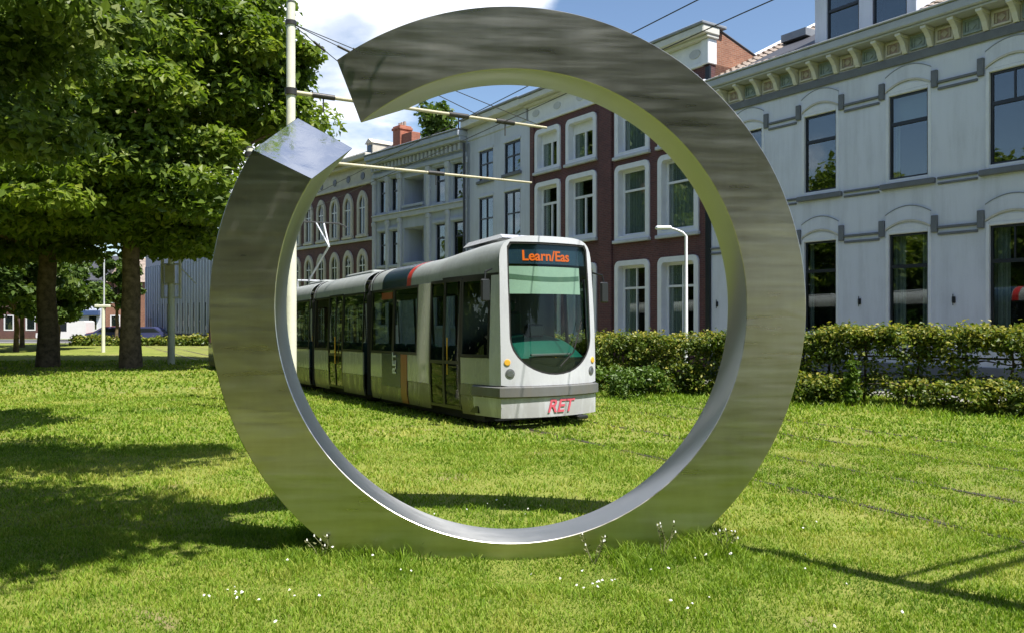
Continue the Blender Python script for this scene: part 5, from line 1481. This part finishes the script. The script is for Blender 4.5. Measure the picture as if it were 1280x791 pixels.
# ---------------------------------------------------------------- grass
def vnoise(x, y, seed):
    t = np.random.default_rng(seed).random((64, 64)) * 2 - 1
    xi, yi = np.floor(x).astype(int), np.floor(y).astype(int); fx, fy = x - xi, y - yi
    fx, fy = fx * fx * (3 - 2 * fx), fy * fy * (3 - 2 * fy)
    q = lambda a, b: t[a % 64, b % 64]
    return (q(xi, yi) * (1 - fx) + q(xi + 1, yi) * fx) * (1 - fy) + (q(xi, yi + 1) * (1 - fx) + q(xi + 1, yi + 1) * fx) * fy
def blades(n, area, hgt, wid, seed, hfun=None, keep=None, tint0=.5):
    g = np.random.default_rng(seed)
    x, y = area(g, n)
    if keep is not None:
        k = keep(x, y, g); x, y = x[k], y[k]
    n = len(x)
    z = G(x, y) - .004
    # clumpy height and tone
    pat = np.sin(x * 1.7 + np.sin(y * 1.1) * 1.5) * np.sin(y * 1.9 + np.cos(x * .9) * 1.3)
    pat2 = np.sin(x * 6.1 + 2 * np.sin(y * 3.7)) * np.sin(y * 7.3 + 2 * np.cos(x * 4.1))
    h = hgt * (.55 + .75 * g.random(n)) * (1 + .28 * pat2) * (1 + .45 * vnoise(x * 3.2, y * 3.2, 12))
    if hfun is not None: h = h * hfun(x, y)
    a = g.random(n) * 2 * np.pi; dx, dy = np.cos(a), np.sin(a)
    w = wid * (.7 + .6 * g.random(n))
    lean = (.25 + .65 * g.random(n)) * h; la = g.random(n) * 2 * np.pi; lx, ly = np.cos(la) * lean, np.sin(la) * lean
    b0 = np.stack([x - dx * w / 2, y - dy * w / 2, z], 1); b1 = np.stack([x + dx * w / 2, y + dy * w / 2, z], 1)
    m0 = np.stack([x - dx * w * .38 + lx * .35, y - dy * w * .38 + ly * .35, z + h * .58], 1); m1 = np.stack([x + dx * w * .38 + lx * .35, y + dy * w * .38 + ly * .35, z + h * .58], 1)
    tp = np.stack([x + lx, y + ly, z + h * .95], 1)
    V = np.stack([b0, b1, m1, m0, tp], 1).reshape(-1, 3)
    i = np.arange(n) * 5
    F = np.concatenate([np.stack([i, i + 1, i + 2], 1), np.stack([i, i + 2, i + 3], 1), np.stack([i + 3, i + 2, i + 4], 1)])
    vn = vnoise(x * .55, y * .55, 3) * .5 + vnoise(x * 1.6, y * 1.6, 7) * .3 + vnoise(x * 5.0, y * 5.0, 9) * .35
    wn_ = vnoise(x * .6, y * .6, 21) + .55 * vnoise(x * 2.2, y * 2.2, 22)
    t = np.clip(tint0 - .05 - .06 * (y < 6.5) + .40 * vn + .20 * np.clip((wn_ - .2) / .4, 0, 1) + .03 * pat + .10 * pat2 + .19 * g.normal(size=n), 0, 1)
    return V, F, np.repeat(t, 5)
def wedge(d0, d1, side=.88):
    def f(g, n):
        d = np.sqrt(d0 ** 2 + (d1 ** 2 - d0 ** 2) * g.random(n)); x = (g.random(n) * 2 - 1) * (d * side + 1.2)
        return x, d
    return f
def not_rail(x, y, g):
    pr = .866 * x + .5 * y; k = np.ones(len(x), bool)
    for r_ in RAILS: k &= (np.abs(pr - r_ + .05 * np.sin(x * 2.1 + y)) > .035) | (g.random(len(x)) < .6)
    worn = vnoise(x * .6, y * .6, 21) + .55 * vnoise(x * 2.2, y * 2.2, 22) + .3 * vnoise(x * 7, y * 7, 23)
    return k & (g.random(len(x)) < .97 - .45 * np.clip((worn - .30) / .38, 0, 1))
def near_h(x, y):
    # uncut tufts where the mower cannot reach, round the foot of the ring
    d = np.abs(y - 6.35) ; k = (np.abs(x) < 1.75) & (d < .55)
    side = np.clip((np.abs(x) - .5) / .9, 0, 1) * np.clip(.45 + 1.3 * vnoise(x * 2.6, y * 2.6, 31), 0, 1.2)
    e = np.where(k, np.clip(1 - (d - .2) / .35, 0, 1), 0)
    return (1 + e * (0.2 + 1.6 * side)) * np.where((np.abs(x - .12) < .75) & (y > 5.3) & (y < 6.2), .7, 1)
def hedge_h(x, y):
    # long grass along the hedge
    t = np.clip(((x - 2.15) * .81 + (y - 20.75) * -.59) / 13.0, -.2, 1.2); hx, hy = 2.15 + t * 11.0, 20.75 - t * 8.3
    d = np.hypot(x - hx, y - hy); return 1 + 1.4 * np.clip(1 - (d - .9) / 1.3, 0, 1)
parts = [blades(250000, wedge(2.6, 6.8), .038, .0075, 1, near_h, not_rail), blades(175000, wedge(6.6, 11.5), .042, .012, 2, near_h, not_rail),
         blades(122000, wedge(11, 21), .055, .026, 3, hedge_h, not_rail), blades(62000, wedge(20, 42), .075, .06, 4, None, not_rail)]
clumpy = lambda x, y: np.clip(.65 + .9 * vnoise(x * 4, y * 2, 33), .25, 1.5)
thin = lambda x, y, g: g.random(len(x)) < np.clip(.55 + .9 * vnoise(x * 3, y * 3, 34), .1, 1)
# tall tufts at the feet of the ring
def tuft(x0, x1, y0, y1): return lambda g, n: (x0 + (x1 - x0) * g.random(n), y0 + (y1 - y0) * g.random(n) ** .55)
parts += [blades(1500, tuft(-1.75, -.55, 5.6, 6.13), .10, .008, 5, clumpy, thin), blades(1500, tuft(.75, 1.75, 5.6, 6.13), .10, .008, 6, clumpy, thin), blades(900, tuft(-.7, .9, 5.75, 6.13), .05, .008, 7, clumpy, thin), blades(900, tuft(1.2, 1.75, 6.1, 6.7), .12, .009, 8), blades(1200, tuft(-1.8, -1.2, 6.1, 6.7), .11, .009, 9)]
Vs, Fs, Ts, ofs = [], [], [], 0
for (V, F, T) in parts: Vs.append(V); Fs.append(F + ofs); Ts.append(T); ofs += len(V)
o = put('grass', np_mesh('grass', np.concatenate(Vs), np.concatenate(Fs), 'grass_blade', np.concatenate(Ts))); tag(o, kind='stuff')

# clover and daisy heads, in loose drifts
g_ = np.random.default_rng(5); mb = MB()
drifts = [(-1.72, 5.15, .22, 20), (.62, 5.22, .22, 18), (1.45, 6.0, .18, 8), (1.05, 4.95, .15, 7), (.0, 7.3, .35, 16), (-1.5, 6.0, .2, 7), (1.75, 6.5, .2, 7), (1.9, 5.9, .5, 9), (-.4, 4.7, .9, 10), (.9, 5.6, .4, 10), (1.5, 4.9, .8, 8), (2.3, 6.6, .3, 7), (-1.3, 5.5, .5, 8)]
for (cx, cy, sp, n) in drifts:
    for _ in range(max(3, n // 2)):
        x, y = cx + g_.normal() * sp, cy + g_.normal() * sp * .5; z = g1(x, y) + .045 + .035 * g_.random(); r = .006 + .006 * g_.random()
        v = [(x + r * math.cos(t) + .002 * g_.normal(), y + r * math.sin(t), z + .004 * g_.normal()) for t in np.linspace(0, 2 * math.pi, 7)[:-1]] + [(x, y, z + r * .9), (x, y, z - r * .5)]
        mb.add(v, [(i, (i + 1) % 6, 6) for i in range(6)] + [((i + 1) % 6, i, 7) for i in range(6)])
o = mb.build('clover_flowers', 'petal'); tag(o, kind='stuff')
# spent weed stalks against the foot of the ring
def weed(x, y, h, seed, label):
    r = random.Random(seed); z = g1(x, y); root = thing('weed', (x, y, z), 0, label, 'weed', 'weeds at the foot of the ring')
    for k in range(5):
        e = Vector((r.uniform(-.12, .12), r.uniform(-.05, .05), h * r.uniform(.6, 1.0)))
        s = MB().tube([(0, 0, -.02), e * .5 + Vector((r.uniform(-.03, .03), 0, .02)), e], [.004, .003, .002], 5)
        for q in range(4):
            c = e * r.uniform(.55, 1.0); a = r.uniform(0, 6.28); w = .02
            s.add([c, c + Vector((math.cos(a) * .02, math.sin(a) * .02, .012)), c + Vector((math.cos(a) * .032, math.sin(a) * .032, .012)), c + Vector((math.cos(a + .4) * .018, math.sin(a + .4) * .018, -.002))], [(0, 1, 2, 3)])
        s.build('stalk', 'weed_stem', root)
        c = e; MB().tube([c, c + Vector((0, 0, .014))], [.007, .003], 6).build('flower_head', 'petal', root)
weed(.62, 6.02, .24, 1, 'dry weed stalks leaning on the lowest part of the ring')
weed(1.13, 6.02, .30, 2, 'tall weed with white heads by the right foot of the ring')
weed(1.62, 6.10, .20, 3, 'white flowered weed where the ring leaves the ground at right')
weed(-1.42, 5.98, .18, 5, 'grass stalks standing before the left foot of the ring')
